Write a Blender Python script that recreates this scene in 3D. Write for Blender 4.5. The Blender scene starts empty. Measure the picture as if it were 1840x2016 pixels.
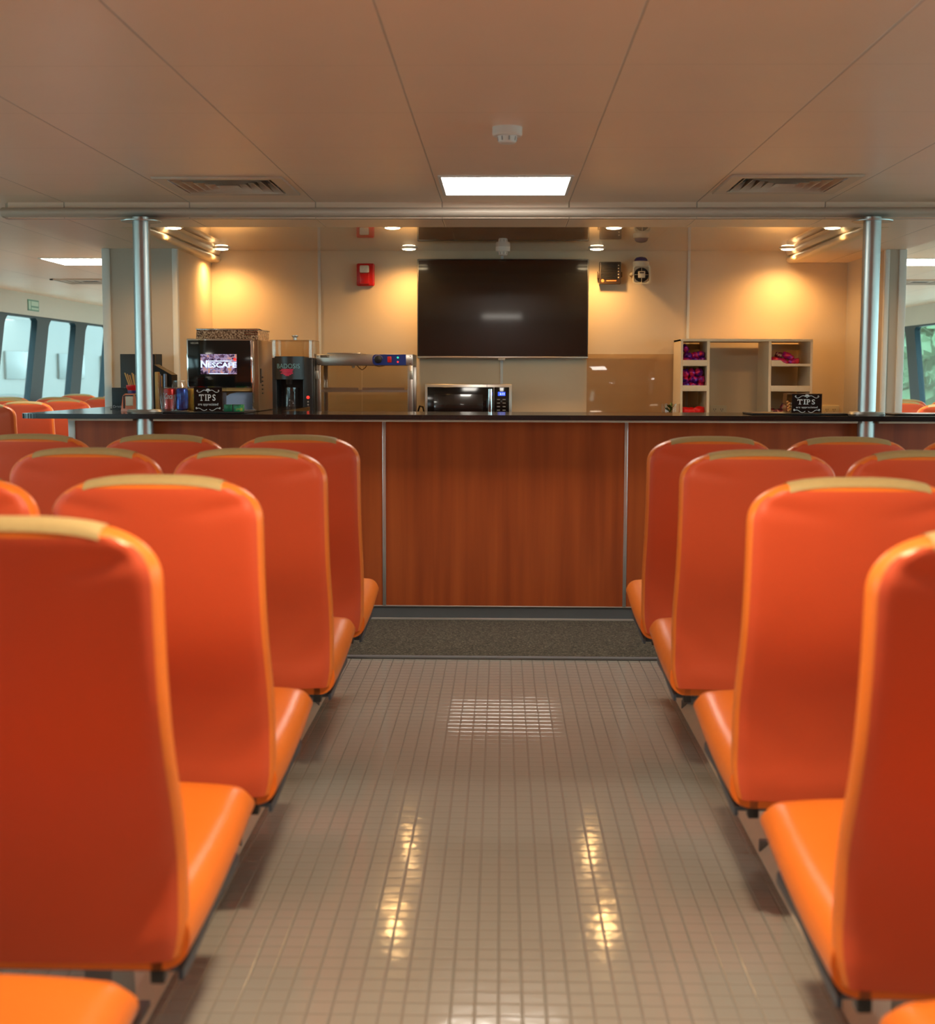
import bpy, bmesh, math, random
from math import sin, cos, pi, radians, sqrt
from mathutils import Vector, Matrix
from mathutils.bvhtree import BVHTree
random.seed(7)
SC = bpy.context.scene
COL = SC.collection

# ------------------------------------------------------------------ camera
F_PX, CAM_H = 2700.0, 1.28
YAW, PITCH, ROLL = math.atan(66 / F_PX), math.atan(267 / F_PX), radians(0.15)
fw = Vector((-sin(YAW) * cos(PITCH), cos(YAW) * cos(PITCH), -sin(PITCH)))
r0 = fw.cross(Vector((0, 0, 1))).normalized()
u0 = r0.cross(fw)
rt = r0 * cos(ROLL) + u0 * sin(ROLL)
up = u0 * cos(ROLL) - r0 * sin(ROLL)
cd = bpy.data.cameras.new('camera')
cam = bpy.data.objects.new('camera', cd)
COL.objects.link(cam)
cam.matrix_world = Matrix(((rt.x, up.x, -fw.x, 0), (rt.y, up.y, -fw.y, 0), (rt.z, up.z, -fw.z, CAM_H), (0, 0, 0, 1)))
cd.sensor_fit = 'HORIZONTAL'
cd.sensor_width = 36.0
cd.lens = F_PX / 1840 * 36.0
cd.clip_start = 0.02
cd.clip_end = 300
cd.dof.use_dof = True
cd.dof.focus_distance = 7.6
cd.dof.aperture_fstop = 4.2
SC.camera = cam

# ------------------------------------------------------------------ world, view, lamps
SC.view_settings.view_transform = 'Standard'
SC.view_settings.look = 'None'
SC.view_settings.gamma = 1.0
SC.view_settings.exposure = 0.0
SC.view_settings.use_curve_mapping = False
SC.cycles.use_denoising = True
SC.cycles.max_bounces = 10
SC.cycles.diffuse_bounces = 5
SC.cycles.glossy_bounces = 4
SC.cycles.transparent_max_bounces = 16
SC.cycles.sample_clamp_indirect = 6.0
SC.cycles.caustics_reflective = False
SC.cycles.caustics_refractive = False
w = bpy.data.worlds.new('sky')
SC.world = w
w.use_nodes = True
bg = w.node_tree.nodes['Background']
bg.inputs[0].default_value = (0.74, 0.95, 1.0, 1)
bg.inputs[1].default_value = 6.5

PANEL_E = 26.0            # radiance of the square ceiling panels
SPOT_W = 26.0            # bar downlights
SPOT_COL = (1.0, 0.53, 0.17)
PANEL_COL = (1.0, 0.93, 0.82)


def spot(name, loc, watts, col, ang=115, blend=0.7, rad=0.04):
    l = bpy.data.lights.new(name, 'SPOT')
    l.energy = watts
    l.color = col
    l.spot_size = radians(ang)
    l.spot_blend = blend
    l.shadow_soft_size = rad
    o = bpy.data.objects.new(name, l)
    COL.objects.link(o)
    o.location = loc
    return o


DOWN = [(-1.945, 8.2), (-0.647, 8.2), (0.655, 8.2), (1.93, 8.2), (-1.935, 9.55), (-0.641, 9.55), (0.648, 9.55), (1.95, 9.55)]
for x, y in DOWN:
    spot('downlight_lamp', (x, y, 2.105), SPOT_W, SPOT_COL, 160, 1.0, 0.03)
spot('cabin_downlight_lamp', (0.0, 2.0, 2.14), 230.0, (1.0, 0.80, 0.55), 150, 0.5, 0.10)

# ------------------------------------------------------------------ materials


def M(name, col, rough=0.5, metal=0.0, spec=0.5, var=0.05, scale=25.0, bump=0.0, bscale=80.0, coat=0.0,
      emit=None, estr=0.0, sx=(1, 1, 1), crough=0.03):
    m = bpy.data.materials.new(name)
    m.use_nodes = True
    nt = m.node_tree
    p = nt.nodes['Principled BSDF']
    p.inputs['Roughness'].default_value = rough
    p.inputs['Metallic'].default_value = metal
    p.inputs['Specular IOR Level'].default_value = spec
    p.inputs['Coat Weight'].default_value = coat
    p.inputs['Coat Roughness'].default_value = crough
    tc = nt.nodes.new('ShaderNodeTexCoord')
    mp = nt.nodes.new('ShaderNodeMapping')
    mp.inputs['Scale'].default_value = sx
    nt.links.new(tc.outputs['Object'], mp.inputs['Vector'])
    nz = nt.nodes.new('ShaderNodeTexNoise')
    nz.inputs['Scale'].default_value = scale
    nz.inputs['Detail'].default_value = 4
    nt.links.new(mp.outputs[0], nz.inputs['Vector'])
    mx = nt.nodes.new('ShaderNodeMix')
    mx.data_type = 'RGBA'
    mx.inputs[6].default_value = (*[c * (1 - var) for c in col], 1)
    mx.inputs[7].default_value = (*[min(1, c * (1 + var)) for c in col], 1)
    nt.links.new(nz.outputs['Fac'], mx.inputs[0])
    nt.links.new(mx.outputs[2], p.inputs['Base Color'])
    if bump:
        n2 = nt.nodes.new('ShaderNodeTexNoise')
        n2.inputs['Scale'].default_value = bscale
        n2.inputs['Detail'].default_value = 3
        nt.links.new(mp.outputs[0], n2.inputs['Vector'])
        b = nt.nodes.new('ShaderNodeBump')
        b.inputs['Strength'].default_value = 1.0
        b.inputs['Distance'].default_value = bump
        nt.links.new(n2.outputs['Fac'], b.inputs['Height'])
        nt.links.new(b.outputs[0], p.inputs['Normal'])
    if emit:
        p.inputs['Emission Color'].default_value = (*emit, 1)
        p.inputs['Emission Strength'].default_value = estr
    return m


def clear(name, tint=(0.95, 0.97, 0.96), rough=0.02, refl=1.0):
    """thin clear sheet: tinted transparency plus a fresnel reflection"""
    m = bpy.data.materials.new(name)
    m.use_nodes = True
    nt = m.node_tree
    nt.nodes.clear()
    o = nt.nodes.new('ShaderNodeOutputMaterial')
    t = nt.nodes.new('ShaderNodeBsdfTransparent')
    g = nt.nodes.new('ShaderNodeBsdfGlossy')
    g.inputs['Roughness'].default_value = rough
    f = nt.nodes.new('ShaderNodeLayerWeight')
    f.inputs['Blend'].default_value = 0.5
    k = nt.nodes.new('ShaderNodeMath')
    k.operation = 'MULTIPLY_ADD'
    k.inputs[1].default_value = 0.9 * refl
    k.inputs[2].default_value = 0.04 * refl
    k.use_clamp = True
    pw = nt.nodes.new('ShaderNodeMath')
    pw.operation = 'POWER'
    pw.inputs[1].default_value = 5.0
    nt.links.new(f.outputs['Facing'], pw.inputs[0])
    nz = nt.nodes.new('ShaderNodeTexNoise')
    nz.inputs['Scale'].default_value = 6
    mx = nt.nodes.new('ShaderNodeMix')
    mx.data_type = 'RGBA'
    mx.inputs[6].default_value = (*[c * 0.97 for c in tint], 1)
    mx.inputs[7].default_value = (*tint, 1)
    nt.links.new(nz.outputs['Fac'], mx.inputs[0])
    nt.links.new(mx.outputs[2], t.inputs['Color'])
    s = nt.nodes.new('ShaderNodeMixShader')
    nt.links.new(pw.outputs[0], k.inputs[0])
    nt.links.new(k.outputs[0], s.inputs[0])
    nt.links.new(t.outputs[0], s.inputs[1])
    nt.links.new(g.outputs[0], s.inputs[2])
    nt.links.new(s.outputs[0], o.inputs['Surface'])
    return m


def math_node(nt, op, a, b=None, c=None):
    n = nt.nodes.new('ShaderNodeMath')
    n.operation = op
    for i, v in enumerate((a, b, c)):
        if v is None:
            continue
        if isinstance(v, (int, float)):
            n.inputs[i].default_value = v
        else:
            nt.links.new(v, n.inputs[i])
    return n.outputs[0]


def line_mask(nt, coord, origin, pitch, half):
    """1 on a thin line every <pitch>, 0 elsewhere"""
    a = math_node(nt, 'SUBTRACT', coord, origin)
    a = math_node(nt, 'DIVIDE', a, pitch)
    a = math_node(nt, 'ADD', a, 0.5)
    a = math_node(nt, 'FRACT', a)
    a = math_node(nt, 'SUBTRACT', a, 0.5)
    a = math_node(nt, 'ABSOLUTE', a)
    a = math_node(nt, 'MULTIPLY', a, pitch)
    return math_node(nt, 'SUBTRACT', 1.0, math_node(nt, 'SMOOTH_MIN', 1.0, math_node(nt, 'DIVIDE', a, half), 0.05))


def ceiling_mat(name, col, rough, coat, crough):
    m = M(name, col, rough, 0, 0.5, 0.04, 3.0, coat=coat, crough=crough)
    nt = m.node_tree
    p = nt.nodes['Principled BSDF']
    tc = nt.nodes.new('ShaderNodeTexCoord')
    sp = nt.nodes.new('ShaderNodeSeparateXYZ')
    nt.links.new(tc.outputs['Object'], sp.inputs[0])
    lx = line_mask(nt, sp.outputs['X'], -0.306, 0.6445, 0.004)
    ly = line_mask(nt, sp.outputs['Y'], 4.0, 0.705, 0.003)
    h = math_node(nt, 'MAXIMUM', lx, math_node(nt, 'MULTIPLY', ly, 0.45))
    b = nt.nodes.new('ShaderNodeBump')
    b.invert = True
    b.inputs['Distance'].default_value = 0.004
    nt.links.new(h, b.inputs['Height'])
    nt.links.new(b.outputs[0], p.inputs['Normal'])
    src = p.inputs['Base Color'].links[0].from_socket
    mx = nt.nodes.new('ShaderNodeMix')
    mx.data_type = 'RGBA'
    nt.links.new(math_node(nt, 'MULTIPLY', h, 0.55), mx.inputs[0])
    nt.links.new(src, mx.inputs[6])
    mx.inputs[7].default_value = (0.10, 0.06, 0.04, 1)
    nt.links.new(mx.outputs[2], p.inputs['Base Color'])
    return m


def floor_mat():
    m = M('studded_rubber', (0.36, 0.325, 0.275), 0.10, 0, 0.5, 0.05, 2.0)
    nt = m.node_tree
    p = nt.nodes['Principled BSDF']
    tc = nt.nodes.new('ShaderNodeTexCoord')
    sp = nt.nodes.new('ShaderNodeSeparateXYZ')
    nt.links.new(tc.outputs['Object'], sp.inputs[0])
    lx = line_mask(nt, sp.outputs['X'], 0.0, 0.0485, 0.0035)
    ly = line_mask(nt, sp.outputs['Y'], 0.0, 0.054, 0.0045)
    h = math_node(nt, 'MAXIMUM', math_node(nt, 'MULTIPLY', lx, 1.4), ly)
    b = nt.nodes.new('ShaderNodeBump')
    b.invert = True
    b.inputs['Distance'].default_value = 0.0018
    nt.links.new(h, b.inputs['Height'])
    nz = nt.nodes.new('ShaderNodeTexNoise')
    nz.inputs['Scale'].default_value = 14
    b2 = nt.nodes.new('ShaderNodeBump')
    b2.inputs['Distance'].default_value = 0.0007
    nt.links.new(tc.outputs['Object'], nz.inputs['Vector'])
    nt.links.new(nz.outputs['Fac'], b2.inputs['Height'])
    nt.links.new(b.outputs[0], b2.inputs['Normal'])
    nt.links.new(b2.outputs[0], p.inputs['Normal'])
    src = p.inputs['Base Color'].links[0].from_socket
    mx = nt.nodes.new('ShaderNodeMix')
    mx.data_type = 'RGBA'
    nt.links.new(math_node(nt, 'MULTIPLY', h, 0.09), mx.inputs[0])
    nt.links.new(src, mx.inputs[6])
    mx.inputs[7].default_value = (0.16, 0.12, 0.09, 1)
    nt.links.new(mx.outputs[2], p.inputs['Base Color'])
    return m


def ramp_mat(name, stops, scale, rough=0.4, metal=0.0, sx=(1, 1, 1), detail=4, bump=0.0, emit=0.0, dist=0.0):
    m = bpy.data.materials.new(name)
    m.use_nodes = True
    nt = m.node_tree
    p = nt.nodes['Principled BSDF']
    p.inputs['Roughness'].default_value = rough
    p.inputs['Metallic'].default_value = metal
    tc = nt.nodes.new('ShaderNodeTexCoord')
    mp = nt.nodes.new('ShaderNodeMapping')
    mp.inputs['Scale'].default_value = sx
    nz = nt.nodes.new('ShaderNodeTexNoise')
    nz.inputs['Scale'].default_value = scale
    nz.inputs['Detail'].default_value = detail
    nz.inputs['Distortion'].default_value = dist
    nz.noise_dimensions = '4D'
    oi = nt.nodes.new('ShaderNodeObjectInfo')
    nt.links.new(math_node(nt, 'MULTIPLY', oi.outputs['Random'], 37.0), nz.inputs['W'])
    cr = nt.nodes.new('ShaderNodeValToRGB')
    e = cr.color_ramp.elements
    e[0].position, e[0].color = stops[0][0], (*stops[0][1], 1)
    e[1].position, e[1].color = stops[-1][0], (*stops[-1][1], 1)
    for s in stops[1:-1]:
        k = e.new(s[0])
        k.color = (*s[1], 1)
    nt.links.new(tc.outputs['Object'], mp.inputs['Vector'])
    nt.links.new(mp.outputs[0], nz.inputs['Vector'])
    nt.links.new(nz.outputs['Fac'], cr.inputs[0])
    nt.links.new(cr.outputs[0], p.inputs['Base Color'])
    if emit:
        nt.links.new(cr.outputs[0], p.inputs['Emission Color'])
        p.inputs['Emission Strength'].default_value = emit
    if bump:
        b = nt.nodes.new('ShaderNodeBump')
        b.inputs['Distance'].default_value = bump
        nt.links.new(nz.outputs['Fac'], b.inputs['Height'])
        nt.links.new(b.outputs[0], p.inputs['Normal'])
    return m


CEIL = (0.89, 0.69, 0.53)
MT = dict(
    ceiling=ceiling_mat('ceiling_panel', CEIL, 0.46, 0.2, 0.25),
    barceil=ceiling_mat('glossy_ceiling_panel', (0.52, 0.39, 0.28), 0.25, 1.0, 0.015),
    floor=floor_mat(),
    trim=M('beam_paint', (0.56, 0.48, 0.40), 0.30, 0.0, 0.6, 0.03),
    cream=M('cream_panel', (0.74, 0.60, 0.42), 0.42, 0, 0.4, 0.03, 6),
    beige=M('beige_panel', (0.50, 0.44, 0.36), 0.45, 0, 0.4, 0.03, 6),
    white=M('white_trim', (0.72, 0.74, 0.72), 0.35, 0, 0.5, 0.03),
    header=M('header_panel', (0.50, 0.485, 0.43), 0.5, 0, 0.4, 0.03),
    winframe=M('teal_frame', (0.012, 0.032, 0.042), 0.45, 0, 0.3, 0.10),
    cover=M('red_orange_cover', (0.62, 0.084, 0.026), 0.50, 0, 0.35, 0.05, 7, bump=0.004, bscale=5.5),
    vinyl=M('orange_vinyl', (0.80, 0.185, 0.020), 0.38, 0, 0.45, 0.05, 7, bump=0.004, bscale=5.5),
    strip=M('tan_patch', (0.42, 0.30, 0.13), 0.6, 0, 0.3, 0.08, 60),
    pan=M('blue_grey_metal', (0.07, 0.09, 0.12), 0.4, 0.6, 0.5, 0.08),
    leg=M('grey_painted_metal', (0.22, 0.20, 0.19), 0.42, 0.4, 0.5, 0.06),
    rail=M('beige_rail_paint', (0.72, 0.58, 0.44), 0.4, 0.0, 0.5, 0.06),
    wood=ramp_mat('cherry_laminate', [(0.26, (0.25, 0.042, 0.010)), (0.5, (0.37, 0.068, 0.014)), (0.75, (0.48, 0.098, 0.020))], 2.2, 0.33, sx=(7, 7, 0.35), detail=8, dist=0.15),
    alu=M('aluminium', (0.62, 0.60, 0.58), 0.33, 0.85, 0.5, 0.05, 40),
    pole=M('brushed_steel', (0.46, 0.465, 0.45), 0.36, 1.0, 0.5, 0.04, 30, sx=(1, 1, 0.15)),
    granite=ramp_mat('black_granite', [(0.45, (0.006, 0.006, 0.007)), (0.62, (0.014, 0.013, 0.013)), (0.75, (0.05, 0.045, 0.04))], 420, 0.12),
    kick=M('grey_kick', (0.16, 0.165, 0.17), 0.45, 0, 0.4, 0.06),
    mat=ramp_mat('speckled_mat', [(0.32, (0.018, 0.014, 0.009)), (0.5, (0.065, 0.052, 0.034)), (0.68, (0.19, 0.155, 0.10))], 130, 0.95, detail=5, bump=0.004),
    black=M('black_plastic', (0.012, 0.012, 0.013), 0.38, 0, 0.5, 0.1),
    screen=M('tv_glass', (0.006, 0.006, 0.006), 0.20, 0, 0.5, 0.05, coat=1.0, crough=0.05),
    gloss=M('black_gloss', (0.008, 0.008, 0.008), 0.10, 0, 0.5, 0.05),
    steel=M('stainless', (0.52, 0.48, 0.43), 0.30, 0.95, 0.5, 0.05, 20, sx=(0.2, 1, 1)),
    chrome=M('chrome', (0.80, 0.80, 0.80), 0.08, 1.0, 0.5, 0.02),
    red=M('alarm_red', (0.62, 0.015, 0.018), 0.35, 0, 0.5, 0.05),
    lens=M('strobe_lens', (0.75, 0.72, 0.62), 0.10, 0, 0.6, 0.15, 90),
    ivory=M('ivory_plastic', (0.70, 0.62, 0.46), 0.40, 0, 0.5, 0.04),
    whitep=M('white_plastic', (0.76, 0.77, 0.74), 0.38, 0, 0.5, 0.03),
    bluelens=M('blue_lens', (0.06, 0.05, 0.16), 0.08, 0, 0.6, 0.15, 40),
    brown=M('dark_brown_plastic', (0.055, 0.032, 0.018), 0.42, 0, 0.5, 0.08),
    orangeink=M('orange_ink', (0.75, 0.26, 0.08), 0.5),
    dot=M('cream_ink', (0.75, 0.66, 0.50), 0.5),
    glass=clear('window_glass', (0.86, 0.965, 0.965), 0.0, 1.0),
    acrylic=clear('clear_acrylic', (0.99, 0.993, 0.992), 0.04, 1.0),
    tank=clear('clear_tank', (0.96, 0.94, 0.90), 0.04, 1.6),
    splash=clear('tan_splash_acrylic', (0.93, 0.86, 0.78), 0.05, 1.0),
    shelf=M('cream_shelf', (0.80, 0.66, 0.46), 0.45, 0, 0.4, 0.04),
    foil=ramp_mat('purple_foil', [(0.36, (0.05, 0.006, 0.16)), (0.48, (0.16, 0.012, 0.30)), (0.56, (0.52, 0.012, 0.16)), (0.66, (0.75, 0.03, 0.06))], 26, 0.25, 0.35, detail=3, bump=0.006),
    pinkfoil=ramp_mat('pink_foil', [(0.36, (0.25, 0.01, 0.22)), (0.48, (0.60, 0.02, 0.16)), (0.62, (0.85, 0.06, 0.07))], 22, 0.25, 0.35, detail=3, bump=0.006),
    redfoil=M('red_foil', (0.80, 0.010, 0.012), 0.35, 0.1, 0.5, 0.1, 20, bump=0.004, bscale=40),
    darkfoil=ramp_mat('dark_foil', [(0.4, (0.05, 0.02, 0.03)), (0.52, (0.30, 0.03, 0.06)), (0.6, (0.45, 0.35, 0.25))], 40, 0.3, 0.3),
    slate=M('slate_board', (0.018, 0.022, 0.025), 0.5, 0, 0.4, 0.1),
    chalk=M('white_ink', (0.72, 0.72, 0.72), 0.6),
    greyink=M('grey_ink', (0.30, 0.32, 0.33), 0.6),
    straw=M('bamboo_sticks', (0.70, 0.40, 0.13), 0.6, 0, 0.3, 0.12, 60),
    redp=M('red_plastic', (0.75, 0.012, 0.012), 0.35),
    purple=M('purple_plastic', (0.05, 0.02, 0.12), 0.4),
    cancoke=ramp_mat('red_can', [(0.47, (0.55, 0.010, 0.012)), (0.6, (0.68, 0.015, 0.016))], 12, 0.22, 0.25),
    canblue=ramp_mat('blue_can', [(0.42, (0.010, 0.03, 0.22)), (0.54, (0.015, 0.09, 0.48)), (0.64, (0.03, 0.20, 0.70))], 26, 0.22, 0.35),
    canyel=ramp_mat('yellow_can', [(0.36, (0.30, 0.34, 0.05)), (0.5, (0.65, 0.36, 0.05)), (0.62, (0.85, 0.55, 0.06))], 30, 0.25, 0.35),
    cantop=M('can_lid', (0.72, 0.70, 0.66), 0.2, 1.0),
    green=ramp_mat('green_carton', [(0.42, (0.004, 0.10, 0.04)), (0.58, (0.010, 0.26, 0.10)), (0.70, (0.45, 0.40, 0.04))], 32, 0.4),
    leaf=M('leaf_green', (0.055, 0.10, 0.018), 0.45, 0, 0.4, 0.25, 40),
    amber=M('amber_snack', (0.62, 0.26, 0.06), 0.5, 0, 0.4, 0.2, 60),
    hopper=ramp_mat('speckled_hopper', [(0.38, (0.09, 0.045, 0.025)), (0.50, (0.42, 0.22, 0.11)), (0.62, (0.85, 0.56, 0.34))], 110, 0.22, 0.2),
    bronze=M('bronze_side', (0.30, 0.17, 0.085), 0.28, 0.6, 0.5, 0.06),
    paleblue=M('pale_blue_plastic', (0.36, 0.44, 0.62), 0.25, 0, 0.5, 0.05),
    ui=ramp_mat('machine_screen', [(0.34, (0.02, 0.01, 0.03)), (0.46, (0.16, 0.08, 0.16)), (0.55, (0.42, 0.36, 0.62)), (0.66, (0.75, 0.30, 0.12))], 42, 0.2, 0.0, emit=0.45, dist=1.2),
    uiink=M('screen_ink', (0.6, 0.7, 0.95), 0.4, emit=(0.65, 0.78, 1.0), estr=1.1),
    brewblack=M('brewer_black', (0.020, 0.024, 0.030), 0.32, 0, 0.5, 0.08),
    cyanink=M('pale_cyan_ink', (0.20, 0.46, 0.55), 0.5),
    pinkink=M('pink_ink', (0.72, 0.03, 0.12), 0.5),
    redled=M('red_led', (0.9, 0.02, 0.02), 0.3, emit=(1, 0.03, 0.02), estr=2.0),
    greenled=M('green_led', (0.02, 0.6, 0.4), 0.3, emit=(0.05, 0.8, 0.5), estr=0.9),
    blueled=M('blue_display', (0.02, 0.05, 0.6), 0.3, emit=(0.05, 0.12, 1.0), estr=1.2),
    ledink=M('display_digits', (0.6, 0.7, 1.0), 0.4, emit=(0.6, 0.75, 1.0), estr=2.0),
    bluepanel=M('blue_panel', (0.012, 0.045, 0.32), 0.35, 0, 0.5, 0.06),
    galv=M('galvanised', (0.55, 0.60, 0.56), 0.35, 0.7, 0.5, 0.1),
    signgreen=M('sign_green', (0.10, 0.25, 0.19), 0.5),
    signpale=M('sign_pale', (0.40, 0.55, 0.46), 0.5),
    ventdark=M('duct_dark', (0.012, 0.010, 0.009), 0.7),
    vent=M('vent_paint', (0.62, 0.50, 0.40), 0.4, 0, 0.5, 0.03),
    panel_on=M('lit_diffuser', (0.9, 0.9, 0.9), 0.5, emit=PANEL_COL, estr=PANEL_E),
    panel_dim=M('dimmer_diffuser', (0.9, 0.9, 0.9), 0.5, emit=PANEL_COL, estr=PANEL_E * 0.6),
    lamp_on=M('lit_downlight', (0.9, 0.8, 0.6), 0.4, emit=(1.0, 0.80, 0.50), estr=14.0),
    hull=M('dimmed_hull', (0.105, 0.120, 0.118), 0.4, 0, 0.4, 0.05, 1.0),  # white boat given a dark colour to dim the window view under the sky
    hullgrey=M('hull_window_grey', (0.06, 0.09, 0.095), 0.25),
    bounce_ground=M('pale_bounce_ground', (0.58, 0.60, 0.58), 0.7, 0, 0.5, 0.15, 2, bump=0.05, bscale=1.5),  # made pale so the unseen ground bounces daylight up to the ceiling
    bark=M('bark', (0.10, 0.07, 0.045), 0.8, 0, 0.2, 0.2, 10),
    crown=M('tree_leaves', (0.15, 0.27, 0.15), 0.6, 0, 0.3, 0.45, 6),
)

# ------------------------------------------------------------------ mesh helpers


class MB:
    def __init__(self):
        self.bm = bmesh.new()

    def box(self, x0, x1, y0, y1, z0, z1, bev=0.0, seg=2):
        bm = self.bm
        v = [bm.verts.new((x, y, z)) for z in (z0, z1) for y in (y0, y1) for x in (x0, x1)]
        fs = [bm.faces.new([v[i] for i in q]) for q in ((0, 2, 3, 1), (4, 5, 7, 6), (0, 1, 5, 4), (2, 6, 7, 3), (0, 4, 6, 2), (1, 3, 7, 5))]
        if bev:
            es = list({e for f in fs for e in f.edges})
            bmesh.ops.bevel(bm, geom=es, offset=bev, segments=seg, affect='EDGES', profile=0.5)
        return self

    def loft(self, rings, cap=True, close=True):
        bm = self.bm
        vs = [[bm.verts.new(p) for p in r] for r in rings]
        n = len(rings[0])
        for a, b in zip(vs[:-1], vs[1:]):
            for i in range(n if close else n - 1):
                j = (i + 1) % n
                bm.faces.new((a[i], a[j], b[j], b[i]))
        if cap and close:
            bm.faces.new(list(reversed(vs[0])))
            bm.faces.new(vs[-1])
        return self

    def cyl(self, p0, p1, r, r1=None, n=24, cap=True):
        p0, p1 = Vector(p0), Vector(p1)
        d = (p1 - p0).normalized()
        a = d.orthogonal().normalized()
        b = d.cross(a)
        rr = (r, r if r1 is None else r1)
        self.loft([[p + (a * cos(t) + b * sin(t)) * q for t in [2 * pi * k / n for k in range(n)]] for p, q in zip((p0, p1), rr)], cap)
        return self

    def lathe(self, prof, c, n=28, axis='z', cap=True):
        rings = []
        for r, h in prof:
            ring = []
            for k in range(n):
                t = 2 * pi * k / n
                if axis == 'z':
                    ring.append((c[0] + r * cos(t), c[1] + r * sin(t), c[2] + h))
                else:                                      # along -y (out of a wall)
                    ring.append((c[0] + r * cos(t), c[1] - h, c[2] + r * sin(t)))
            rings.append(ring)
        return self.loft(rings, cap)

    def prism(self, pts, axis, a0, a1, bev=0.0):
        def P(u, v, a):
            return {'x': (a, u, v), 'y': (u, a, v), 'z': (u, v, a)}[axis]
        nb = len(self.bm.verts)
        self.loft([[P(u, v, a) for u, v in pts] for a in (a0, a1)])
        return self

    def tube(self, pts, r, n=8):
        pts = [Vector(p) for p in pts]
        rings = []
        prev = None
        for i, p in enumerate(pts):
            d = (pts[min(i + 1, len(pts) - 1)] - pts[max(i - 1, 0)]).normalized()
            a = d.orthogonal().normalized() if prev is None else (prev - d * prev.dot(d)).normalized()
            prev = a
            b = d.cross(a)
            rings.append([p + (a * cos(t) + b * sin(t)) * r for t in [2 * pi * k / n for k in range(n)]])
        return self.loft(rings)

    def stroke(self, pts, wdt, y0, y1):
        """flat ribbon in an x-z plane, between depths y0 and y1"""
        pts = [Vector((p[0], p[1])) for p in pts]
        L, R = [], []
        for i, p in enumerate(pts):
            d = (pts[min(i + 1, len(pts) - 1)] - pts[max(i - 1, 0)])
            d = d.normalized() if d.length > 1e-9 else Vector((1, 0))
            nrm = Vector((-d.y, d.x)) * wdt / 2
            L.append(p + nrm)
            R.append(p - nrm)
        rings = [[(l.x, y0, l.y), (r.x, y0, r.y), (r.x, y1, r.y), (l.x, y1, l.y)] for l, r in zip(L, R)]
        return self.loft(rings)

    def ball(self, c, r, nu=20, nv=12):
        rings = []
        for j in range(1, nv):
            t = pi * j / nv
            rings.append([(c[0] + r[0] * sin(t) * cos(q), c[1] + r[1] * sin(t) * sin(q), c[2] - r[2] * cos(t)) for q in [2 * pi * k / nu for k in range(nu)]])
        return self.loft(rings)

    def text(self, body, x0, x1, z0, z1, y, depth=0.001, shear=0.0, bold=0.0):
        cu = bpy.data.curves.new('lettering', 'FONT')
        cu.body = body
        cu.resolution_u = 3
        cu.shear = shear
        cu.offset = bold
        to = bpy.data.objects.new('lettering', cu)
        COL.objects.link(to)
        dg = bpy.context.evaluated_depsgraph_get()
        me = bpy.data.meshes.new_from_object(to.evaluated_get(dg))
        bpy.data.objects.remove(to)
        bpy.data.curves.remove(cu)
        xs = [v.co.x for v in me.vertices]
        ys = [v.co.y for v in me.vertices]
        kx = (x1 - x0) / (max(xs) - min(xs))
        kz = (z1 - z0) / (max(ys) - min(ys))
        mx, my = min(xs), min(ys)
        bm = self.bm
        vs = [bm.verts.new((x0 + (v.co.x - mx) * kx, y - depth, z0 + (v.co.y - my) * kz)) for v in me.vertices]
        for p in me.polygons:
            try:
                bm.faces.new([vs[i] for i in p.vertices])
            except ValueError:
                pass
        bpy.data.meshes.remove(me)
        return self

    def build(self, name, m, parent=None, sharp=0.62, off=None, recalc=True):
        bm = self.bm
        if recalc:
            bmesh.ops.recalc_face_normals(bm, faces=bm.faces[:])
        for f in bm.faces:
            f.smooth = True
        for e in bm.edges:
            if len(e.link_faces) == 2 and e.calc_face_angle(0) > sharp:
                e.smooth = False
        root = parent
        while root is not None and root.parent is not None:
            root = root.parent
        if root is not None and off is None:
            off = root.location
        if off is not None:
            bmesh.ops.translate(bm, verts=bm.verts[:], vec=-Vector(off))
        me = bpy.data.meshes.new(name)
        bm.to_mesh(me)
        bm.free()
        me.materials.append(m)
        o = bpy.data.objects.new(name, me)
        COL.objects.link(o)
        if parent is not None:
            o.parent = parent
        return o


def thing(name, label, cat, loc=(0, 0, 0), group=None):
    o = bpy.data.objects.new(name, None)
    COL.objects.link(o)
    o.location = loc
    o.empty_display_size = 0.1
    o['label'] = label
    o['category'] = cat
    if group:
        o['group'] = group
    return o


def single(name, mb, m, label, cat, loc, group=None, sharp=0.62):
    """a thing that is one mesh, with its origin at loc"""
    o = mb.build(name, m, None, sharp, off=loc)
    o.location = loc
    o['label'] = label
    o['category'] = cat
    if group:
        o['group'] = group
    return o


def struct(name, mb, m, parent=None, sharp=0.62):
    o = mb.build(name, m, parent, sharp)
    if parent is None:
        o['kind'] = 'structure'
    return o


def dup(root, loc, label=None, group=None, cat=None):
    r = root.copy()
    COL.objects.link(r)
    r.location = loc
    if label:
        r['label'] = label
    if group:
        r['group'] = group
    if cat:
        r['category'] = cat
    for ch in list(root.children):
        c = ch.copy()
        COL.objects.link(c)
        c.parent = r
        for g in ch.children:
            d = g.copy()
            COL.objects.link(d)
            d.parent = c
    return r


# ================================================================== the setting
H = 2.16                                   # ceiling height
XW = 5.1                                   # inner face of the side walls
struct('floor', MB().box(-5.3, 5.3, -2.4, 22.2, -0.06, 0.0), MT['floor'])

VENTS = [(-1.564, -0.978, 6.17, 6.75), (1.0, 1.58, 6.13, 6.71)]


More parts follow.
